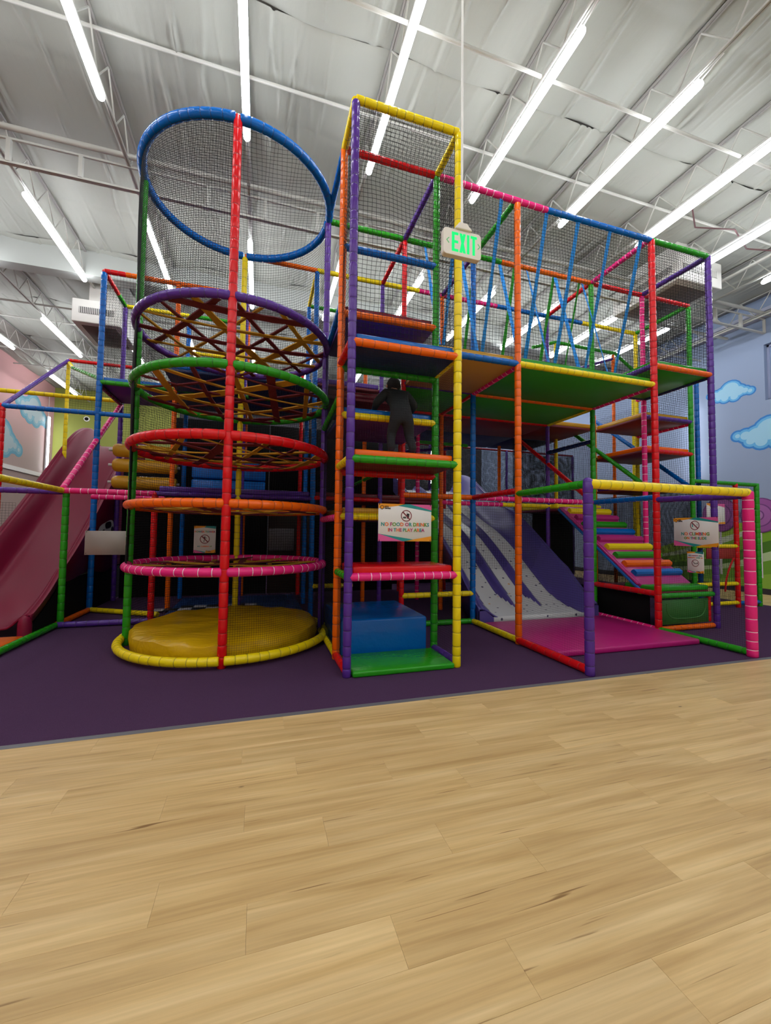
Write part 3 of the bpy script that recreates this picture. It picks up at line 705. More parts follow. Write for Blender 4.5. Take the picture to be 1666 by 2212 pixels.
flat_net((G(4), J(0), 4.1), (1.2, 0, 0), (0, 0, 1.86), dt); flat_net((G(5), J(0), 4.1), (0, 1.2, 0), (0, 0, 1.87), dt); flat_net((G(4), J(0), 5.98), (1.2, 0, 0), (0, 1.2, 0), dt)
flat_net((G(5), J(1), 3.75), (1.2, 0, 0), (0, 0, 2.2), dt); flat_net((G(6), J(1), 2.35), (0, 1.2, 0), (0, 0, 3.6), dt, 0.045, 0.0050); flat_net((G(6), J(1), 0.1), (0, 2.4, 0), (0, 0, 2.22), dt, 0.026, 0.012); flat_net((G(5), J(2), 2.4), (1.2, 0, 0), (0, 0, 3.5), dt, 0.045, 0.0036)
flat_net((G(4), J(3), 0.1), (1.2, 0, 0), (0, 0, 3.55), dt, 0.03, 0.014); flat_net((G(5), J(3), 0.1), (1.2, 0, 0), (0, 0, 4.0), dt, 0.03, 0.010); flat_net((G(5), J(1), 0.1), (1.2, 0, 0), (0, 0, 2.2), dt, 0.026, 0.003)
flat_net((G(6), J(2), 0.1), (0, 1.2, 0), (0, 0, 4.2), dt, 0.045, 0.0036)

# ---- slide enclosure
sf = thing('slide_fence', 'low slide enclosure with purple and thick pink posts under a yellow rail', 'fence', (G(3), J(-.5), 0))
post(2, -1, 0, 1.99, 'purple', sf, 0.05); post(4, -1, 0, 1.98, 'pink', sf, 0.058)
b = MB(); b.lathe(tuple(N(2, -1, 1.985)), [(0.05, 0), (0.046, 0.02), (0.03, 0.036), (0.008, 0.044)], vinyl('purple'), 14, 'z'); b.obj('post_cap', sf, smooth=True)
rail((2, -1, 1.965), (4, -1, 1.965), 'yellow', sf, 0.052); rail((2, -1, 1.965), (2, 0, 1.96), 'green', sf, 0.044); rail((4, -1, 1.93), (4, 0, 1.965), 'purple', sf, 0.042); rail((4, 0, 2.0), (4, 1, 2.0), 'blue', sf)
rail((2, -1, .05), (2, 0, .05), 'red', sf, .046); rail((4, -1, .05), (4, 0, .05), 'green', sf); rail((4, 0, .05), (4, 1, .05), 'pink', sf); rail((4, 0, .57), (4, 1, .57), 'red', sf)
flat_net((G(4), J(-1), .1), (0, 1.2, 0), (0, 0, 1.85), sf, 0.026, 0.0015, 'net', 0.004)
flat_net((G(2), J(-1), .1), (0, 1.2, 0), (0, 0, 1.85), sf, 0.026, 0.0013, 'net', 0.004)
tag(bevel_box('landing_mat', (3.33, 4.0, 0.003), (5.6, 5.6, 0.075), mat('mat_pink', (178, 26, 112), rough=0.35, bump=0.3, bscale=5, spec=0.3), None, 0.02), 'wide pink landing mat in front of the purple slide', 'mat')

# ---- triple slide
def lerp_prof(pts, y):
    ys = [p[0] for p in pts]; zs = [p[1] for p in pts]; n = len(pts)
    # smooth (monotone-ish) interpolation
    return float(np.interp(y, ys, zs))
def smooth_prof(pts, n=200):
    ys = np.linspace(pts[0][0], pts[-1][0], n); zs = np.interp(ys, [p[0] for p in pts], [p[1] for p in pts])
    k = np.ones(19) / 19; zp = np.pad(zs, 9, mode='edge'); zs2 = np.convolve(zp, k, 'valid'); return ys, zs2
def dot_mat():
    m = bpy.data.materials.new('slide_white'); m.use_nodes = True; Nn, L = nt(m); b = Nn['Principled BSDF']
    tc = Nn.new('ShaderNodeTexCoord'); mp = Nn.new('ShaderNodeMapping'); mp.inputs['Scale'].default_value = (7, 11, 7); L.new(tc.outputs['Object'], mp.inputs[0])
    v = Nn.new('ShaderNodeTexVoronoi'); v.inputs['Scale'].default_value = 1.0; v.inputs['Randomness'].default_value = 0.6; L.new(mp.outputs[0], v.inputs['Vector'])
    lt_ = Nn.new('ShaderNodeMath'); lt_.operation = 'LESS_THAN'; lt_.inputs[1].default_value = 0.17; L.new(v.outputs['Distance'], lt_.inputs[0])
    cr = Nn.new('ShaderNodeValToRGB'); cr.color_ramp.interpolation = 'CONSTANT'; e = cr.color_ramp.elements
    e[0].color = (*lin((58, 56, 86)), 1); e[1].position = 0.75; e[1].color = (*lin((196, 140, 60)), 1)
    sp = Nn.new('ShaderNodeSeparateColor'); L.new(v.outputs['Color'], sp.inputs[0]); L.new(sp.outputs[0], cr.inputs[0])
    mx = Nn.new('ShaderNodeMix'); mx.data_type = 'RGBA'; mx.inputs['A'].default_value = (*lin((196, 196, 198)), 1); L.new(cr.outputs[0], mx.inputs['B']); L.new(lt_.outputs[0], mx.inputs['Factor'])
    L.new(mx.outputs['Result'], b.inputs['Base Color']); b.inputs['Roughness'].default_value = 0.35; return m
M_DOT = dot_mat(); M_SLP = mat('slide_purple', (80, 70, 138), rough=0.3, coat=0.1, spec=0.35, vary=0.06, bscale=3)
ts = thing('triple_slide', 'purple three-lane slide with white dotted lanes under the bridge', 'slide', (4.45, 7.5, 0))
def build_triple():
    xa, xb = 3.36, 5.56
    pts = [(5.72, 0.10), (6.15, 0.12), (6.45, 0.30), (7.0, 0.72), (8.0, 1.42), (8.5, 1.62), (8.9, 1.72), (9.6, 2.15), (10.3, 2.6), (10.8, 2.62)]
    ys, zs = smooth_prof(pts, 90); nx = 92; xs = np.linspace(xa, xb, nx)
    lane = (xb - xa - 0.66) / 3; RID = (xa + 0.33 + lane, xb - 0.33 - lane)
    cat = []
    V = []; 
    for j, yv in enumerate(ys):
        fade = min(1, max(0, (yv - 6.0) / 0.5))
        wallh = 0.14 + 0.36 * min(1, max(0, (yv - 5.72) / 0.7)) 
        for x in xs:
            e = min(x - xa, xb - x); z = zs[j]
            if e < 0.32: t = 1 - e / 0.32; z += wallh * (t * t * (3 - 2 * t))
            for c in RID:
                d = abs(x - c)
                if d < 0.11: z += fade * 0.12 * (0.5 + 0.5 * math.cos(d / 0.11 * PI))
            V.append((x, yv, z))
    def zone(x, yv):
        e = min(x - xa, xb - x)
        if e < 0.30 + 0.06 * min(1, max(0, (yv - 6.0) / 0.5)): return 'p'
        if yv > 6.05:
            for c in RID:
                if abs(x - c) < 0.12 * min(1, (yv - 6.0) / 0.5): return 'p'
        return 'w'
    body = MB(); lanes = MB()
    for k, (z_, m) in enumerate((('p', M_SLP), ('w', M_DOT))):
        b = body if k == 0 else lanes
        fs = []
        for j in range(len(ys) - 1):
            for i in range(nx - 1):
                if zone((xs[i] + xs[i + 1]) / 2, (ys[j] + ys[j + 1]) / 2) == z_:
                    fs.append((j * nx + i, j * nx + i + 1, (j + 1) * nx + i + 1, (j + 1) * nx + i))
        used = sorted({q for f in fs for q in f}); mp = {q: i for i, q in enumerate(used)}
        b.add([V[q] for q in used], [tuple(mp[q] for q in f) for f in fs], m)
    # skirts and lips so the slide has depth
    for x, d in ((xa, -1), (xb, 1)):
        sk = []; ft = []
        for j, yv in enumerate(ys):
            wallh = 0.14 + 0.36 * min(1, max(0, (yv - 5.72) / 0.7)); zt = zs[j] + wallh
            sk += [(x, yv, zt), (x + d * 0.05, yv, zt), (x + d * 0.05, yv, max(0.01, zt - 0.45))]
        for j in range(len(ys) - 1):
            a = j * 3; ft += [(a, a + 1, a + 4, a + 3), (a + 1, a + 2, a + 5, a + 4)]
        body.add(sk, ft, M_SLP)
    # rounded front ends of the side walls
    body.add([(xa, ys[0], 0), (xb, ys[0], 0), (xb, ys[0], zs[0]), (xa, ys[0], zs[0])], [(0, 1, 2, 3)], M_DOT)
    for x, d in ((xa, 1), (xb, -1)):
        body.prism([(x - d * 0.05, 0.0), (x + d * 0.2, 0.0), (x + d * 0.2, 0.11), (x + d * 0.06, 0.22), (x - d * 0.05, 0.22)], 'y', ys[0] - 0.02, ys[0] + 0.02, M_SLP)
    return body, lanes
bd, ln = build_triple()
o = bd.obj('slide_body', ts, smooth=True); md = o.modifiers.new('thick', 'SOLIDIFY'); md.thickness = 0.02; md.offset = -1
o = ln.obj('lane_surface', ts, smooth=True); md = o.modifiers.new('thick', 'SOLIDIFY'); md.thickness = 0.02; md.offset = -1
b = MB(); b.box((3.4, 10.8, 0), (5.5, 11.2, 2.55), M_BLACK); b.obj('support', ts)

# ---- stepped ramp
rp = thing('climbing_ramp', 'magenta climbing ramp with colourful padded rungs beside the pink mat', 'ramp', (6.27, 5.9, 0))
ya, za, yb_, zb_ = 4.98, 0.66, 6.75, 1.98
rx0, rx1 = 5.74, 6.80
slope = math.atan2(zb_ - za, yb_ - ya); Ls = math.hypot(yb_ - ya, zb_ - za)
MR = Matrix.Translation((0, ya, za)) @ Matrix.Rotation(slope, 4, 'X')
bevel_box('board', (rx0, 0, -0.06), (rx1, Ls, 0.0), vinyl('magenta'), rp, 0.012, 2, MR)
bevel_box('stringer', (rx0 - 0.045, -0.05, -0.09), (rx0 - 0.004, Ls, -0.045), paint('blue'), rp, 0.006, 1, MR)
bevel_box('stringer', (rx0 - 0.04, 0.03, -0.038), (rx0 - 0.004, Ls, -0.004), vinyl('magenta'), rp, 0.006, 1, MR)
for i, c in enumerate(('blue', 'orange', 'green', 'yellow', 'magenta', 'blue', 'green', 'magenta', 'yellow')):
    s_ = 0.24 + i * 0.222
    w_ = 0.055 if c != 'magenta' else 0.05
    bb = MB()
    prof = [(-w_, 0.0), (w_, 0.0), (w_ * 0.98, 0.045), (w_ * 0.6, 0.075), (-w_ * 0.6, 0.075), (-w_ * 0.98, 0.045)]
    bb.prism([(s_ + p[0], p[1]) for p in prof], 'x', rx0 + 0.05, rx1 - 0.02, vinyl(c))
    bb.obj('rung', rp, smooth=False, M=MR)
bevel_box('deck_pad', (5.75, 4.70, 0.585), (6.79, 5.30, 0.66), vinyl('green'), rp, 0.02)
bevel_box('deck_panel', (5.75, 4.70, 0.545), (6.79, 5.80, 0.585), paint('maroon'), rp, 0.005, 1)
tube((5.72, 4.66, 0.53), (6.82, 4.66, 0.53), 'green', rp, 'rail', 0.04); tube((5.72, 4.66, .045), (6.82, 4.66, .045), 'orange', rp, 'rail', 0.04)
bevel_box('front_panel', (5.74, 4.66, 0.1), (6.72, 4.69, 0.47), mat('panel_green', (44, 104, 36), rough=0.5), rp, 0.006, 1)
b = MB()
for i in range(14):
    t0, t1 = PI + PI * i / 14, PI + PI * (i + 1) / 14
    p0 = (6.25 + 0.40 * math.copysign(abs(math.cos(t0)) ** 0.5, math.cos(t0)), 0.42 + 0.24 * math.copysign(abs(math.sin(t0)) ** 0.6, math.sin(t0)))
    p1 = (6.25 + 0.40 * math.copysign(abs(math.cos(t1)) ** 0.5, math.cos(t1)), 0.42 + 0.24 * math.copysign(abs(math.sin(t1)) ** 0.6, math.sin(t1)))
    b.bar((p0[0], 4.657, p0[1]), (p1[0], 4.657, p1[1]), 0.007, mat('panel_seam', (70, 128, 60)), 6)
b.obj('panel_seam', rp)
tube((6.78, 4.7, .1), (6.78, 4.7, .5), 'red', rp, 'upright', 0.03); 
bevel_box('side_panel', (5.80, 4.9, 0.02), (5.82, 6.7, 0.5), M_BLACK, rp, 0.004, 1)
deck(4, 5, 1.8, 2.8, 1.93, 'yellow', 'maroon', rp)
bevel_box('back_panel', (5.74, 7.62, 0.01), (6.80, 7.65, 1.88), M_BLACK, rp, 0.004, 1)

# ---- pink wave slide on the left
ws = thing('wave_slide', 'tall pink slide with raised side walls at the far left', 'slide', (-3.4, 8.5, 0))
M_PK = mat('slide_pink_shaded', (118, 18, 50), rough=0.38, coat=0.0, spec=0.2, vary=0.05, bscale=2)  # pink darkened so the colour carries the shade over the slide
def build_pink():
    xa, xb = -3.95, -2.84
    pts = [(6.45, 0.14), (6.9, 0.16), (7.4, 0.42), (8.2, 1.0), (9.2, 1.85), (10.2, 2.75), (11.0, 3.4), (11.6, 3.45)]
    ys, zs = smooth_prof(pts, 80); nx = 40; xs = np.linspace(xa, xb, nx); V = []
    def wallh(yv): return 0.16 + 0.26 * min(1, max(0, (yv - 6.5) / 0.8))
    for j, yv in enumerate(ys):
        for x in xs:
            e = min(x - xa, xb - x); z = zs[j]
            if e < 0.22: t = 1 - e / 0.22; z += wallh(yv) * (t * t * (3 - 2 * t))
            V.append((x, yv, z))
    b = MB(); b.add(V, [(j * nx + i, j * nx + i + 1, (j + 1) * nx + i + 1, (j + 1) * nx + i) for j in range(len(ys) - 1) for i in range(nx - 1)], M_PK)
    for x, d in ((xa, -1), (xb, 1)):
        sk = []; ft = []
        for j, yv in enumerate(ys):
            zt = zs[j] + wallh(yv); low = max(0.01, zt - 0.10) if yv < 7.25 else (0.66 + 0.04 * math.sin(yv * 4) if d > 0 else max(0.02, zt - 0.5))
            low = min(low, zt - 0.1)
            sk += [(x, yv, zt), (x + d * 0.06, yv, zt), (x + d * 0.06, yv, low)]
        for j in range(len(ys) - 1):
            a = j * 3; ft += [(a, a + 1, a + 4, a + 3), (a + 1, a + 2, a + 5, a + 4)]
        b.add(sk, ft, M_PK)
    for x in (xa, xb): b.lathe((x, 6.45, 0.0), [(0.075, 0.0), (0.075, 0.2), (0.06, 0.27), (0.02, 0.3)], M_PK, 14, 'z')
    return b
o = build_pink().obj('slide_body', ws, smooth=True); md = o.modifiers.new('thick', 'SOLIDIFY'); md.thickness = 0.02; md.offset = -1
b = MB(); b.box((-2.83, 7.3, 0.0), (-2.80, 11.4, 0.66), M_BLACK); b.prism([(6.5, 0.0), (7.3, 0.0), (7.3, 0.6), (6.95, 0.38), (6.6, 0.2), (6.5, 0.16)], 'x', -2.83, -2.80, M_BLACK); b.box((-3.98, 11.3, 0), (-2.8, 11.45, 3.3), M_BLACK); b.obj('skirt', ws)
# black and white sticker on the slide's side
b = MB()
sx = -2.752
def blob(yc, zc, a, c, rot, m, off, n=18):
    pts = []
    for i in range(n):
        t = 2 * PI * i / n; u, v = a * math.cos(t), c * math.sin(t) * (1 + 0.2 * math.cos(2 * t))
        pts.append((sx + off, yc + u * math.cos(rot) - v * math.sin(rot), zc + u * math.sin(rot) + v * math.cos(rot)))
    b.add(pts, [tuple(range(n))], m)
M_SW, M_SK, M_ST = mat('sticker_white', (206, 206, 206), rough=0.3), mat('sticker_black', (18, 20, 26), rough=0.3), mat('sticker_teal', (30, 84, 104), rough=0.3)
blob(8.95, 1.42, 0.42, 0.17, 0.22, M_SW, 0.0); blob(9.05, 1.5, 0.17, 0.08, 0.1, M_SK, 0.002); blob(8.72, 1.33, 0.16, 0.05, 0.5, M_SK, 0.002); blob(9.28, 1.40, 0.07, 0.09, 0.3, M_SK, 0.002)
blob(8.3, 1.16, 0.16, 0.12, 0.2, M_ST, 0.0); blob(8.45, 1.04, 0.3, 0.06, 0.1, M_ST, 0.001); blob(8.6, 1.05, 0.14, 0.05, 0.3, mat('sticker_coral', (176, 92, 70), rough=0.3), 0.003)
b.obj('sticker', ws, fix=False)
tag(bevel_box('landing_mat', (-5.6, 4.9, 0.003), (-2.82, 6.4, 0.06), vinyl('orange'), None, 0.016), 'orange landing mat at the foot of the pink slide', 'mat')

# ---- left frame
lf = thing('corner_frame', 'padded frame with a tall blue corner post around the pink slide', 'play frame', (G(-3), J(3), 0))
post(-3, 3, 0, 5.97, 'blue', lf, 0.047); post(-3, 4, 0, 5.97, 'purple', lf); post(-2, 3, 0, 5.97, 'orange', lf); post(-2, 2, 0, 2.0, 'red', lf, 0.046); post(-2, 4, 0, 5.97, 'blue', lf)
tube((-2.70, 7.08, 0), (-2.70, 7.08, 1.98), 'green', lf, 'post', 0.044); post(-4.13, 3, 0, 3.42, 'red', lf); tube((-3.90, 10.04, 0), (-3.90, 10.04, 4.95), 'yellow', lf, 'post', 0.036)
for a, b_, c in (((-3, 3, 6), (-2.72, 3, 6), 'red'), ((-2.72, 3, 6), (-1, 3, 6), 'orange'), ((-3, 3, 6), (-3, 3.62, 6), 'red'), ((-3, 3.62, 6), (-3, 4, 6), 'green'), ((-3, 4, 6), (-2, 4, 6), 'yellow'), ((-2, 4, 6), (-1, 4, 6), 'green'),
                 ((-3, 3, 4.0), (-2, 3, 4.0), 'green'), ((-3, 3, 3.95), (-3, 4, 3.95), 'maroon'), ((-4.13, 3, 3.44), (-3, 3, 3.44), 'blue'), ((-3, 3, 3.44), (-2.5, 3, 3.44), 'blue'), ((-5.2, 4, 4.02), (-3, 4, 4.02), 'yellow'),
                 ((-3, 2, 2.0), (-3, 4, 3.95), 'pink'), ((-3, 2, 1.98), (-3, 0, 1.98), 'yellow'), ((-3, 2, 1.98), (-2, 2, 1.98), 'pink'), ((-4.6, 2, 1.96), (-3, 2, 1.96), 'purple'), ((-2.9, 2.6, 1.95), (-2, 2.6, 1.95), 'pink'),
                 ((-3, 2, .05), (-3, -.2, .05), 'green'), ((-3, 2, .05), (-2, 2, .05), 'purple'), ((-3, 2, .05), (-3, 3, .05), 'orange'), ((-3, 3, .05), (-2, 2.4, .05), 'yellow'), ((-4.7, 3, 3.5), (-4.13, 3, 3.44), 'red')):
    rail(a, b_, c, lf)
tube(N(-4.13, 3, 3.44), (-3.90, 10.04, 4.95), 'purple', lf, 'rail', 0.036); tube((-3.90, 10.04, 4.95), (-2.4, 10.04, 4.95), 'red', lf, 'rail', 0.036); tube((-3.90, 10.04, 4.9), (-3.62, 9.5, 4.62), 'yellow', lf, 'rail', 0.036); tube((-3.62, 9.5, 4.62), N(-3, 3, 4.05), 'green', lf, 'rail', 0.036)
deck(-3, -2, 3, 4, 4.0, 'blue', 'purple', lf)
flat_net((G(-3), J(3), 4.1), (0, 1.2, 0), (0, 0, 1.85), lf, .05, .004); flat_net((G(-3), J(3), 4.1), (1.2, 0, 0), (0, 0, 1.85), lf, .05, .004); flat_net((G(-3), J(4), 4.1), (1.2, 0, 0), (0, 0, 1.85), lf, .05, .004)
flat_net((G(-3), J(4), 0.1), (1.2, 0, 0), (0, 0, 3.8), lf, .05, .004); flat_net((-6.0, J(4), 0.1), (1.6, 0, 0), (0, 0, 1.8), lf, .05, .004)
flat_net((-3.9, 10.04, 3.9), (1.45, 0, 0), (0, 0, 1.05), lf, .05, .004)

# ---- inner frame
bf = thing('inner_frame', 'dim inner play frame of padded posts and decks behind the round tower', 'play frame', (G(0), J(3), 0))
post(0, 2, 0, 5.97, 'blue', bf); post(0, 3, 0, 5.97, 'blue', bf); post(0, 4, 0, 5.0, 'red', bf); post(-1, 3, 0, 5.97, 'purple', bf); post(-1, 4, 0, 5.97, 'orange', bf); post(1, 3, 0, 5.97, 'orange', bf); post(1, 4, 0, 4.0, 'pink', bf); post(2, 3, 0, 4.0, 'pink', bf); post(2, 4, 0, 4.0, 'red', bf); post(3, 4, 0, 4.0, 'red', bf)
for a, b_, c in (((-1, 2, 6), (0, 2, 6), 'orange'), ((0, 2, 6), (0, 3, 6), 'yellow'), ((0, 3, 6), (1, 3, 6), 'green'), ((-1, 4, 5), (0, 4, 5), 'blue'), ((-2, 4, 5.2), (-1, 4, 5.2), 'yellow'), ((-1, 3, 6), (-1, 4, 6), 'red'),
                 ((-2, 2, 1.98), (0, 2, 1.98), 'purple'), ((0, 2, 2.0), (1, 2, 2.0), 'red'), ((-2, 3, 2.0), (0, 3, 2.0), 'pink'), ((0, 3, 2.0), (2, 3, 2.0), 'blue'), ((-1, 4, 4.3), (0, 4, 4.3), 'green'), ((0, 3, 4.0), (1, 3, 4.0), 'yellow'), ((-2, 3, 4.0), (0, 3, 4.0), 'green'),
                 ((1, 2, 2.5), (1, 4, 2.5), 'green'), ((2, 3, 3.4), (3, 3, 3.4), 'green'), ((2, 4, 3.4), (3, 3.2, 3.4), 'purple'), ((2, 3, 2.1), (4, 3, 2.1), 'blue'), ((0, 2, .5), (0.6, 2, .5), 'yellow')):
    rail(a, b_, c, bf, 0.038)
deck(-2, 0, 2, 3, 2.0, 'purple', 'navy', bf); deck(-2, 0, 3, 4, 2.0, 'maroon', 'navy', bf); deck(0, 2, 2, 3, 2.0, 'maroon', 'maroon', bf); deck(0, 2, 3, 4, 2.0, 'maroon', 'navy', bf)
deck(-2, 0, 3, 4, 4.0, 'maroon', 'navy', bf); deck(-2, -1.05, 2.1, 3, 4.0, 'blue', 'navy', bf); deck(-0.95, 0, 2.1, 3, 4.0, 'blue', 'navy', bf); deck(1, 2, 2, 4, 3.7, 'maroon', 'navy', bf); deck(2, 4, 2, 3, 3.7, 'maroon', 'maroon', bf); deck(2, 4, 3, 4, 3.7, 'maroon', 'navy', bf); deck(0, 1, 1, 2, 3.4, 'maroon', 'maroon', bf); deck(0, 1, 2, 3, 4.0, 'purple', 'maroon', bf)  # upper rear decks, added to shut light out of the inside
flat_net((G(-2), J(4), 2.1), (2.4, 0, 0), (0, 0, 3.8), bf, .05, .004); flat_net((G(0), J(3), 2.1), (1.2, 0, 0), (0, 0, 3.8), bf, .05, .004); flat_net((G(0), J(4), 2.1), (3.6, 0, 0), (0, 0, 1.9), bf, .04, .005)
# green hooped rail at the rear right
hp = thing('hoop_rail', 'green arched rail with an orange upright seen far back through the bridge net', 'play frame', (7.6, 8.0, 0))
pp = [(6.03, 8.0, 5.80), (6.68, 8.0, 6.02), (8.5, 8.0, 6.0), (9.05, 8.0, 5.66)]
for p, q in zip(pp[:-1], pp[1:]): tube(p, q, 'green', hp, 'rail', 0.04)
tube((8.42, 8.0, 0), (8.42, 8.0, 5.95), 'orange', hp, 'post', 0.04); tube((6.68, 8.0, 0), (6.68, 8.0, 5.98), 'yellow', hp, 'post', 0.036); tube((6.9, 8.0, 5.3), (8.4, 8.0, 5.85), 'purple', hp, 'rail', 0.034); tube((5.7, 8.0, 5.1), (9.0, 8.0, 5.0), 'magenta', hp, 'rail', 0.04); tube((9.05, 8.0, 0), (9.05, 8.0, 5.66), 'yellow', hp, 'post', 0.036)
# foam rollers and blocks
for i, z in enumerate((2.30, 2.62, 2.90)):
    o = thing('foam_roller', 'yellow foam roller behind the round tower, %s of the three stacked' % ('lowest', 'middle', 'topmost')[i], 'foam roller', (-2.1, 8.75, z), 'stacked yellow foam rollers')
    b = MB(); b.lathe((-2.62, 8.75, z), [(0.09, 0.0), (0.118, 0.03), (0.125, 0.08), (0.125, 1.0), (0.118, 1.05), (0.09, 1.08)], vinyl('mustard'), 20, 'x'); b.obj('foam_sleeve', o, smooth=True)
    b = MB(); b.bar((-2.7, 8.75, z), (-1.5, 8.75, z), 0.025, M_STEEL, 8); b.obj('axle', o, smooth=True)
for i, (z0, z1) in enumerate(((2.11, 2.40), (2.42, 2.76))):
    tag(bevel_box('foam_block', (-1.25, 8.5, z0), (0.1, 9.2, z1), vinyl('blue'), None, 0.03), 'long blue foam block behind the rope webs, %s of two' % ('lower', 'upper')[i], 'foam block', 'stacked blue foam blocks')
# dark partition added so the inside reads dark
pt = thing('backdrop', 'black panelled partition added to darken the inside behind the round tower', 'backdrop', (0.7, 9.75, 0))
bevel_box('panel', (-2.72, 9.72, 0.01), (-1.81, 9.77, 2.7), M_BLACK, pt, 0.004, 1)
for i in range(5):
    bevel_box('panel', (-1.8 + i * 1.0, 9.72, 1.92), (-0.81 + i * 1.0, 9.77, 3.85), M_BLACK, pt, 0.004, 1)
    bevel_box('panel', (-1.8 + i * 1.0, 9.72, 0.01), (-0.81 + i * 1.0, 9.77, 1.9), M_BLACK if i != 2 else mat('panel_brown', (44, 28, 22), rough=0.7), pt, 0.004, 1)
o = thing('wall_poster', 'grey speckled poster on the dark partition right of the yellow rear post', 'poster', (0.6, 9.7, 1.3))
bevel_box('sheet', (0.22, 9.695, 0.98), (0.78, 9.71, 1.48), mat('poster_grey', (120, 118, 122), rough=0.6, vary=0.5, bscale=40), o, 0.003, 1)
tag(bevel_box('play_mat', (-1.45, 7.12, 0.003), (0.78, 9.35, 0.03), mat('mat_darkblue', (18, 60, 118), rough=0.5), None, 0.008), 'dark blue play mat on the floor behind the round tower', 'mat')
o = thing('checker_tiles', 'strip of black and white checker tiles on the blue mat', 'floor tiles', (-1.2, 8.6, 0.03))
for i in range(8):
    for j in range(2):
        if j == 0 or i > 1:
            bevel_box('tile', (-1.75 + i * 0.22, 7.9 + j * 0.22, 0.031), (-1.54 + i * 0.22, 8.11 + j * 0.22, 0.04), mat('tile_white', (176, 176, 180)) if (i + j) % 2 == 0 else mat('tile_black', (22, 22, 24)), o, 0.003, 1)
# net screen towards the rear right
ns = thing('net_screen', 'tall black net screen hanging across the rear right of the hall', 'net screen', (6, 11.8, 0))
flat_net((2.4, 11.8, 0.05), (8.2, 0, 0), (0, 0, 4.1), ns, 0.045, 0.011, 'net', 0.01)
flat_net((2.4, 11.95, 0.05), (8.2, 0, 0), (0, 0, 4.1), ns, 0.04, 0.011, 'net', 0.02)
for x in (2.4, 5.1, 7.9, 10.6): tube((x, 11.87, 0), (x, 11.87, 4.2), 'purple', ns, 'post', 0.04)
tube((2.4, 11.87, 4.2), (10.6, 11.87, 4.2), 'maroon', ns, 'rail', 0.035)

# ---- entry ladder at right
ld = thing('entry_ladder', 'low entry frame with yellow rungs and green corner post by the lavender wall', 'play frame', (9.0, 5.84, 0))
tube((9.25, 5.84, 0), (9.25, 5.84, 2.5), 'red', ld, 'post', 0.045); tube((9.88, 5.84, 0), (9.88, 5.84, 2.53), 'green', ld, 'post', 0.046)
tube((8.1, 5.84, 2.5), (9.88, 5.84, 2.5), 'green', ld, 'rail', 0.04); tube((9.25, 5.84, .09), (9.88, 5.84, .09), 'blue', ld, 'rail', 0.04)
for z in (1.23, .48, .1): tube((8.15, 5.84, z), (9.25, 5.84, z), 'yellow', ld, 'rung', 0.04)
bevel_box('banner', (8.4, 5.83, 0.98), (9.2, 5.85, 1.19), mat('banner_red', (150, 30, 34), rough=0.6), ld, 0.004, 1)
strap((8.62, 5.80, 1.0), (8.5, 5.78, 0.34), 'red', ld, 0.04, 0.006, 0.06, 3, 'loop_strap', Vector((1, 0, 0)))
strap((9.1, 5.80, 1.0), (8.8, 5.78, 0.34), 'red', ld, 0.04, 0.006, 0.06, 4, 'loop_strap', Vector((1, 0, 0)))
flat_net((9.25, 5.84, .1), (.63, 0, 0), (0, 0, 2.38), ld, 0.026, 0.0045, 'net', 0.004); flat_net((8.1, 5.87, .12), (1.15, 0, 0), (0, 0, 2.36), ld, 0.026, 0.006, 'net', 0.004)

# ================================================================== SIGNS
SG = dict(teal=(24, 140, 140), orange=(232, 110, 40), pink=(176, 50, 110), green=(100, 150, 40), white=(216, 214, 212), black=(24, 22, 26), ring=(120, 30, 44), amber=(226, 148, 20), rose=(214, 84, 150))
def sgm(c): return mat('print_' + c, SG[c], rough=0.45)
def text_part(body, size, cols, parent, M, x, z, name='lettering', align='CENTER', depth=0.0008, off=0.032):
    cu = bpy.data.curves.new('lettering', 'FONT'); cu.body = body; cu.size = size; cu.align_x = align; cu.extrude = depth; cu.offset = off * size; cu.resolution_u = 2
    ml = []
    for c in cols:
        m = sgm(c) if isinstance(c, str) else c
        if m not in ml: ml.append(m)
    for m in ml: cu.materials.append(m)
    k = 0
    for i, ch in enumerate(body):
        c = cols[k % len(cols)]; cu.body_format[i].material_index = ml.index(sgm(c) if isinstance(c, str) else c)
        if ch.strip(): k += 1
    tmp = bpy.data.objects.new('tmp', cu); COLL.objects.link(tmp)
    dg = bpy.context.evaluated_depsgraph_get(); me = bpy.data.meshes.new_from_object(tmp.evaluated_get(dg)); bpy.data.objects.remove(tmp)
    me.name = name
    return link(name, me, parent, M @ Matrix.Translation((x, -0.0075, z)) @ Matrix.Rotation(PI / 2, 4, 'X'))
def poly(pts, m, parent, M, name, y=-0.006, t=0.0012):
    b = MB(); b.prism(pts, 'y', y, y + t, m); return b.obj(name, parent, M=M)
def no_ring(parent, M, x, z, r, y=-0.0072, flip=False):
    b = MB(); n = 28; m = sgm('ring')
    for i in range(n):
        t0, t1 = 2 * PI * i / n, 2 * PI * (i + 1) / n
        q = [(x + rr * math.cos(t), z + rr * math.sin(t)) for rr, t in ((r, t0), (r, t1), (r * .85, t1), (r * .85, t0))]
        b.add([(p[0], y, p[1]) for p in q], [(0, 1, 2, 3)], m)
    s_ = -1 if flip else 1; a = r * .66; w = r * .075
    b.add([(x - s_ * a - w, y - .0006, z + a - w), (x - s_ * a + w, y - .0006, z + a + w), (x + s_ * a + w, y - .0006, z - a + w), (x + s_ * a - w, y - .0006, z - a - w)], [(0, 1, 2, 3)], m)
    b.obj('prohibition_ring', parent, M=M, fix=False)
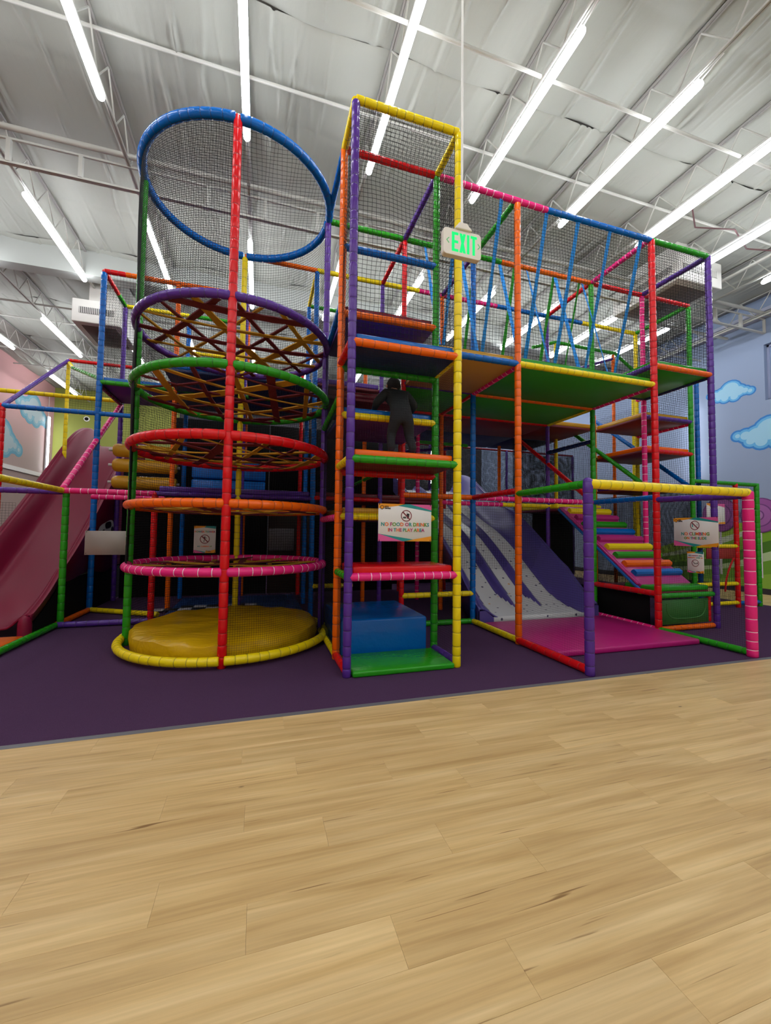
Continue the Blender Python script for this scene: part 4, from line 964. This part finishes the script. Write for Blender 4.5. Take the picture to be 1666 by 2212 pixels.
def sign(name, label, w, h, M, portrait=False):
    o = link(name, None, None, M); tag(o, label, 'sign')
    bevel_box('board', (-w / 2, -0.005, -h / 2), (w / 2, 0.003, h / 2), sgm('white'), o, 0.0015, 1, M)
    a, c = w / 2, h / 2
    if not portrait:
        poly([(-a, c), (-a, c * .74), (-a * .28, c * .9), (0.02 * a, c)], sgm('amber'), o, M, 'corner_band'); poly([(a, c), (a * .18, c), (a, c * .7)], sgm('rose'), o, M, 'corner_band', -.0065)
        poly([(-a * .28, c * .9), (-a * .05, c), (a * .3, c), (a, c * .7), (a, c * .62)], sgm('teal'), o, M, 'corner_band')
        poly([(-a, -c), (-a, -c * .6), (-a * .1, -c)], sgm('rose'), o, M, 'corner_band', -.0065); poly([(a, -c), (a, -c * .72), (a * .3, -c * .9), (-a * .05, -c)], sgm('amber'), o, M, 'corner_band')
        poly([(-a, -c * .6), (-a, -c * .66), (-a * .25, -c), (0.02 * a, -c), (a * .3, -c * .9)], sgm('teal'), o, M, 'corner_band')
        lx, lz = -a * .87, c * .8
    else:
        poly([(-a, c), (-a, c * .8), (-a * .1, c * .89), (a * .2, c)], sgm('amber'), o, M, 'corner_band'); poly([(a, c), (a * .1, c), (-a * .1, c * .89), (a, c * .8)], sgm('teal'), o, M, 'corner_band', -.0065)
        poly([(-a, -c), (-a, -c * .76), (a * .0, -c)], sgm('rose'), o, M, 'corner_band', -.0065); poly([(a, -c), (a, -c * .74), (a * .1, -c * .92), (-a * .05, -c)], sgm('amber'), o, M, 'corner_band')
        poly([(-a, -c * .76), (-a, -c * .8), (a * .0, -c), (a * .1, -c * .92)], sgm('teal'), o, M, 'corner_band')
        lx, lz = a * .2, -c * .88
    # small round emblem with two words
    b = MB(); rr = h * .035 if portrait else h * .055
    pts = [(lx + rr * math.cos(t * PI / 8), -0.0076, lz + rr * math.sin(t * PI / 8)) for t in range(16)]; b.add(pts, [tuple(range(16))], sgm('black'))
    pts = [(lx + .7 * rr * math.cos(t * PI / 8), -0.0080, lz + .7 * rr * math.sin(t * PI / 8)) for t in range(16)]; b.add(pts, [tuple(range(16))], sgm('amber')); b.obj('emblem', o, M=M, fix=False)
    text_part('KIDS', rr * .95, ['black'], o, M, lx + rr * 1.3, lz + rr * .15, 'emblem_lettering', 'LEFT'); text_part('EMPIRE', rr * .95, ['black'], o, M, lx + rr * 1.3, lz - rr * .75, 'emblem_lettering', 'LEFT')
    for sx_ in (-1, 1):
        for sz_ in (-1, 1):
            b = MB(); b.bar((sx_ * (a - .012), -.004, sz_ * (c - .018)), (sx_ * (a - .012), -.009, sz_ * (c + .008)), 0.0035, M_BLACK, 5); b.obj('cable_tie', o, M=M)
    return o
# no food or drinks
MS = Matrix.Translation((G(0.5) - 0.012, J(-.5) - 0.03, 1.535)); o = sign('notice_sign', 'white landscape sign reading NO FOOD OR DRINKS IN THE PLAY AREA', 0.585, 0.385, MS)
C4 = ['teal', 'orange', 'pink', 'green', 'teal', 'orange', 'pink', 'teal', 'green', 'orange', 'teal', 'orange', 'green', 'teal']
text_part('NO FOOD OR DRINKS', 0.052, C4, o, MS, 0.0, -0.036); text_part('IN THE PLAY AREA', 0.048, ['orange', 'pink', 'teal', 'orange', 'pink', 'teal', 'green', 'orange', 'pink', 'green', 'orange', 'teal', 'pink'], o, MS, 0.01, -0.092)
no_ring(o, MS, 0.01, 0.072, 0.060)
poly([(0.013, 0.095), (0.045, 0.095), (0.038, 0.042), (0.018, 0.042)], sgm('black'), o, MS, 'cup_pictogram'); poly([(0.017, 0.096), (0.020, 0.096), (0.018, 0.111), (0.015, 0.111)], sgm('black'), o, MS, 'straw_pictogram')
poly([(-0.026, 0.044), (0.008, 0.044), (0.010, 0.053), (0.005, 0.063), (-0.022, 0.063), (-0.028, 0.053)], mat('print_grey', (60, 66, 66)), o, MS, 'burger_pictogram')
# power tower
MP = Matrix.Translation((-0.79, 6.86, 1.285)); o = sign('notice_sign', 'white portrait sign reading POWER TOWER NO CLIMBING UP on the round tower net', 0.31, 0.415, MP, True)
text_part('POWER TOWER', 0.040, ['orange', 'green', 'teal', 'pink', 'orange', 'green', 'teal', 'pink', 'orange', 'pink'], o, MP, 0.0, 0.105); text_part('NO CLIMBING UP', 0.026, ['teal', 'teal', 'orange', 'orange', 'orange', 'orange', 'orange', 'orange', 'orange', 'orange', 'green', 'green'], o, MP, 0.0, -0.115)
no_ring(o, MP, 0, 0.005, 0.070)
def figure(o, M, x, z, s, flip=1):
    m = sgm('black'); b = MB(); y = -0.0070
    def limb(p, q, w):
        d = Vector((q[0] - p[0], q[1] - p[1])); n_ = Vector((-d.y, d.x)).normalized() * w * s
        b.add([(x + flip * (s * p[0]) + n_.x, y, z + s * p[1] + n_.y), (x + flip * (s * p[0]) - n_.x, y, z + s * p[1] - n_.y), (x + flip * (s * q[0]) - n_.x, y, z + s * q[1] - n_.y), (x + flip * (s * q[0]) + n_.x, y, z + s * q[1] + n_.y)], [(0, 1, 2, 3)], m)
    b.add([(x + s * .16 * math.cos(t * PI / 6), y, z + s * (.62 + .16 * math.sin(t * PI / 6))) for t in range(12)], [tuple(range(12))], m)
    limb((0, .45), (-.02, -.1), .12); limb((0, .4), (.35, .2), .06); limb((.35, .2), (.4, .5), .05); limb((0, .4), (-.35, .5), .06); limb((-.35, .5), (-.4, .8), .05); limb((0, -.1), (-.2, -.4), .08); limb((-.2, -.4), (-.25, -.85), .07); limb((0, -.1), (.3, -.25), .08); limb((.3, -.25), (.5, -.55), .06)
    b.obj('figure_pictogram', o, M=M, fix=False)
figure(o, MP, 0.0, 0.005, 0.055)
# no climbing on the slide (hung on the side net of the slide enclosure)
MC = Matrix.Translation((5.585, 4.02, 1.485)) @ Matrix.Rotation(-PI / 2, 4, 'Z'); o = sign('notice_sign', 'white landscape sign reading NO CLIMBING ON THE SLIDE', 0.585, 0.385, MC)
text_part('NO CLIMBING', 0.058, ['teal', 'orange', 'pink', 'green', 'teal', 'orange', 'pink', 'teal', 'orange', 'green'], o, MC, 0.0, -0.045); text_part('ON THE SLIDE', 0.046, ['green', 'orange', 'teal', 'pink', 'green', 'teal', 'pink', 'orange', 'green', 'teal'], o, MC, 0.0, -0.098)
no_ring(o, MC, 0.0, 0.088, 0.062); figure(o, MC, 0.03, 0.095, 0.016); poly([(-0.036, 0.065), (-0.022, 0.065), (-0.03, 0.11), (-0.04, 0.105)], sgm('teal'), o, MC, 'slide_pictogram'); poly([(-0.03, 0.108), (-0.026, 0.112), (0.028, 0.065), (0.018, 0.062)], sgm('black'), o, MC, 'slide_pictogram')
ME = Matrix.Translation((5.585, 4.025, 1.08)) @ Matrix.Rotation(-PI / 2, 4, 'Z'); o = sign('notice_sign', 'small portrait sign reading EXIT LANDING AREA below the slide sign', 0.215, 0.28, ME, True)
text_part('EXIT LANDING AREA', 0.019, ['teal'] * 4 + ['pink'] * 7 + ['teal'] * 4, o, ME, 0.0, 0.083); text_part('IMMEDIATELY AFTER USE', 0.0175, ['orange'] * 11 + ['teal'] * 5 + ['orange'] * 3, o, ME, 0.0, 0.055)
no_ring(o, ME, 0.0, -0.01, 0.048, flip=True); poly([(-0.036, 0.016), (-0.03, 0.016), (-0.01, -0.01), (0.02, -0.014), (0.02, -0.021), (-0.012, -0.019)], sgm('black'), o, ME, 'slide_pictogram'); poly([(0.021, -0.02), (0.031, -0.02), (0.031, -0.002), (0.024, 0.004)], sgm('black'), o, ME, 'figure_pictogram')
# blank rear of a sign
o = link('sign_board', None, None, Matrix.Translation((-2.12, 6.96, 1.225))); tag(o, 'blank grey back of a sign board beside the green tower post', 'sign')
bevel_box('board', (-2.40, 6.95, 1.05), (-1.82, 6.958, 1.40), mat('alu_grey', (152, 146, 140), rough=0.45, metal=0.2), o, 0.003, 1)
for x in (-2.38, -1.84):
    for z in (1.07, 1.38):
        b = MB(); b.bar((x, 6.945, z), (x, 6.965, z + .03), 0.004, M_BLACK, 5); b.obj('cable_tie', o)
# two further signs on the entry ladder, their print too small to read
for i, (x0, x1, lab) in enumerate(((8.36, 8.52, 'narrow speckled white notice left of the purple corner post'), (8.62, 8.86, 'white portrait notice with pink top band right of the purple corner post'))):
    Mx = Matrix.Translation(((x0 + x1) / 2, 5.79, 1.87)); o = link('notice_sign', None, None, Mx); tag(o, lab, 'sign'); w = x1 - x0
    bevel_box('board', (-w / 2, -.003, -.2), (w / 2, .003, .2), sgm('white'), o, .0015, 1, Mx)
    poly([(-w / 2, .2), (w / 2, .2), (w / 2, .13), (-w / 2, .17)], sgm('rose') if i else sgm('amber'), o, Mx, 'corner_band', -.0045)
    poly([(-w / 2, -.2), (w / 2, -.2), (w / 2, -.155), (-w / 2, -.18)], sgm('amber'), o, Mx, 'corner_band', -.0045)

# ---- exit sign
EX = Vector((1.385, 2.66, 3.573)); ME_ = Matrix.Translation(EX)
o = link('exit_sign', None, None, ME_); tag(o, 'white hanging exit sign with green glowing EXIT letters', 'exit sign')
M_EXW = mat('exit_white', (224, 218, 206), rough=0.4)
b = MB(); w, h, r = 0.155, 0.1, 0.028; pts = []
for cx_, cz_, a0 in ((w - r, h - r, 0), (-w + r, h - r, PI / 2), (-w + r, -h + r, PI), (w - r, -h + r, 1.5 * PI)):
    for i in range(6): t = a0 + PI / 2 * i / 5; pts.append((cx_ + r * math.cos(t), cz_ + r * math.sin(t)))
b.prism(pts, 'y', -0.022, 0.022, M_EXW); ob = b.obj('housing', o, M=ME_)
md = ob.modifiers.new('bev', 'BEVEL'); md.width = 0.004; md.segments = 2
M_EXG = emit('exit_green', (0.02, 0.86, 0.20), 0.95)
def glyph(polys, m, name, y=-0.0232):
    b = MB()
    for p in polys: b.prism(p, 'y', y, y + 0.002, m)
    return b.obj(name, o, M=ME_)
H0, H1 = -0.072, 0.074
glyph([[(-0.088, H0), (-0.066, H0), (-0.066, H1), (-0.088, H1)], [(-0.066, H1), (-0.034, H1), (-0.034, H1 - .02), (-0.066, H1 - .02)], [(-0.066, .012), (-0.036, .012), (-0.036, -.008), (-0.066, -.008)], [(-0.066, H0 + .02), (-0.034, H0 + .02), (-0.034, H0), (-0.066, H0)]], M_EXG, 'letter')
glyph([[(-0.026, H1), (-0.004, H1), (0.026, H0), (0.004, H0)], [(0.004, H1), (0.026, H1), (-0.004, H0), (-0.026, H0)]], M_EXG, 'letter')
glyph([[(0.036, H0), (0.056, H0), (0.056, H1), (0.036, H1)]], M_EXG, 'letter')
glyph([[(0.066, H1), (0.118, H1), (0.118, H1 - .02), (0.066, H1 - .02)], [(0.082, H0), (0.102, H0), (0.102, H1 - .02), (0.082, H1 - .02)]], M_EXG, 'letter')
for s_ in (-1, 1):
    xb_ = -0.108 if s_ < 0 else 0.124
    glyph([[(xb_ + s_ * 0.0, .022), (xb_ + s_ * .004, .027), (xb_ + s_ * .024, .004), (xb_ + s_ * .016, .004)], [(xb_ + s_ * .016, .004), (xb_ + s_ * .024, .004), (xb_ + s_ * .004, -.02), (xb_, -.014)]], mat('exit_chevron', (90, 200, 120), rough=0.5), 'chevron')
b = MB(); b.prism([(-0.062, h), (0.072, h), (0.072, h + .012), (0.05, h + .03), (0.035, h + .052), (-0.03, h + .052), (-0.045, h + .03), (-0.062, h + .012)], 'y', -0.035, 0.035, M_EXW); ob = b.obj('canopy', o, M=ME_); md = ob.modifiers.new('bev', 'BEVEL'); md.width = 0.006; md.segments = 2
b = MB(); b.bar(EX + Vector((0.005, 0, h + .05)), Vector((EX.x + 0.005, EX.y, ZC - 0.05)), 0.0085, mat('rod_white', (232, 232, 228), rough=0.4), 10); b.obj('rod', o, smooth=True)

# ================================================================== CHILD
def child():
    DX = 0.04
    o = thing('person', 'child in dark jacket and trousers seen from behind, climbing up the step tower', 'person', (1.52, 4.35, 2.29))
    J_ = {}; order = []; edges = []
    def v(n, p, r, par=None):
        J_[n] = len(order); order.append((Vector(p) , r if isinstance(r, tuple) else (r, r)))
        if par: edges.append((J_[par], J_[n]))
    v('pelvis', (1.54, 4.40, 2.80), (.125, .10)); v('waist', (1.545, 4.47, 2.90), (.125, .10), 'pelvis'); v('chest', (1.55, 4.58, 3.02), (.14, .10), 'waist'); v('upper', (1.555, 4.67, 3.11), (.10, .08), 'chest'); v('neck', (1.56, 4.73, 3.165), .042, 'upper'); v('skull', (1.56, 4.77, 3.235), (.075, .08), 'neck'); v('crown', (1.56, 4.80, 3.30), (.066, .07), 'skull')
    for s, n in ((-1, 'L'), (1, 'R')):
        v('sh' + n, (1.555 + s * .135, 4.665, 3.10), .066, 'upper'); v('el' + n, (1.555 + s * .245, 4.66, 2.985), .055, 'sh' + n); v('wr' + n, (1.555 + s * .235, 4.79, 2.945), .036, 'el' + n); v('palm' + n, (1.555 + s * .235, 4.845, 2.925), (.030, .016), 'wr' + n)
        for fi, (dx, ln_) in enumerate(((-.024, .042), (-.008, .05), (.008, .047), (.024, .038))):
            v('f%d' % fi + n, (1.555 + s * .235 + dx, 4.845 + ln_ * .5, 2.926), .0085, 'palm' + n); v('g%d' % fi + n, (1.555 + s * .235 + dx * 1.15, 4.845 + ln_, 2.912), .0075, 'f%d' % fi + n)
        v('th' + n, (1.555 + s * .235 - s * .034, 4.835, 2.922), .009, 'palm' + n); v('ti' + n, (1.555 + s * .235 - s * .048, 4.858, 2.914), .008, 'th' + n)
    legs = {'L': ((1.465, 4.40, 2.73), (1.43, 4.46, 2.55), (1.40, 4.34, 2.37), (1.40, 4.40, 2.325)), 'R': ((1.615, 4.39, 2.73), (1.64, 4.42, 2.54), (1.635, 4.27, 2.37), (1.635, 4.34, 2.325))}
    for n, (hp_, kn, an, toe) in legs.items():
        v('hip' + n, hp_, .078, 'pelvis'); v('kn' + n, kn, .058, 'hip' + n); v('an' + n, an, .044, 'kn' + n); v('toe' + n, toe, (.036, .03), 'an' + n)
    me = bpy.data.meshes.new('body'); me.from_pydata([p for p, r in order], edges, []); tmp = bpy.data.objects.new('body', me); COLL.objects.link(tmp)
    tmp.modifiers.new('Skin', 'SKIN')
    if not me.skin_vertices:
        with bpy.context.temp_override(object=tmp, active_object=tmp): bpy.ops.mesh.customdata_skin_add()
    for i, (p, r) in enumerate(order): me.skin_vertices[0].data[i].radius = r
    me.skin_vertices[0].data[0].use_root = True
    ss = tmp.modifiers.new('Sub', 'SUBSURF'); ss.levels = 2; ss.render_levels = 2
    dg = bpy.context.evaluated_depsgraph_get(); out = bpy.data.meshes.new_from_object(tmp.evaluated_get(dg)); bpy.data.objects.remove(tmp)
    out.materials.clear()
    for m in (mat('skin', (196, 148, 120), rough=0.6), mat('jacket_dark', (15, 22, 24), rough=0.8, bump=0.4, bscale=14), mat('trousers_dark', (20, 21, 26), rough=0.85, bump=0.3, bscale=20), mat('shoe_dark', (22, 28, 56), rough=0.6)): out.materials.append(m)
    for f in out.polygons:
        c = f.center; f.use_smooth = True
        if c.z < 2.36 : k = 3
        elif c.z < 2.84 and c.y < 4.6: k = 2
        elif c.y > 4.80 and c.z < 2.96: k = 0
        elif c.z > 3.15 and c.y > 4.70: k = 0
        else: k = 1
        f.material_index = k
    out.name = 'body'; link('body', out, o)
    # hair cap
    bm = bmesh.new(); bmesh.ops.create_icosphere(bm, subdivisions=3, radius=1)
    for q in bm.verts:
        d = q.co.normalized(); wob = 1 + 0.04 * math.sin(9 * d.x) * math.cos(7 * d.z + 2)
        q.co = Vector((1.56 + d.x * .088 * wob, 4.775 + d.y * .092 * wob, 3.262 + d.z * .098 * wob))
    bmesh.ops.delete(bm, geom=[q for q in bm.verts if q.co.y > 4.83 and q.co.z < 3.28], context='VERTS')
    hm = bpy.data.meshes.new('hair'); bm.to_mesh(hm); bm.free(); hm.materials.append(mat('hair_dark', (26, 20, 18), rough=0.6, bump=0.8, bscale=60, bstretch=(3, 3, .5))); hm.polygons.foreach_set('use_smooth', [True] * len(hm.polygons)); link('hair', hm, o)
    # face and ears
    b = MB()
    for s in (-1, 1):
        b.lathe((1.56 + s * .088, 4.785, 3.245), [(.006, -.008), (.02, -.004), (.02, .004), (.006, .008)], MATS['skin'], 10, 'x')
    b.obj('ears', o, smooth=True)
    b = MB(); b.lathe((1.56, 4.862, 3.245), [(.004, 0.012), (.012, 0.0), (.014, -.02)], MATS['skin'], 8, 'y'); b.obj('nose', o, smooth=True)
    for s in (-1, 1):
        b = MB(); b.lathe((1.56 + s * .03, 4.848, 3.265), [(.003, .006), (.009, 0), (.009, -.01)], M_BLACK, 8, 'y'); b.obj('eye', o, smooth=True)
    b = MB(); b.box((1.54, 4.845, 3.214), (1.58, 4.852, 3.219), mat('lips', (150, 80, 78))); b.obj('mouth', o)
child()
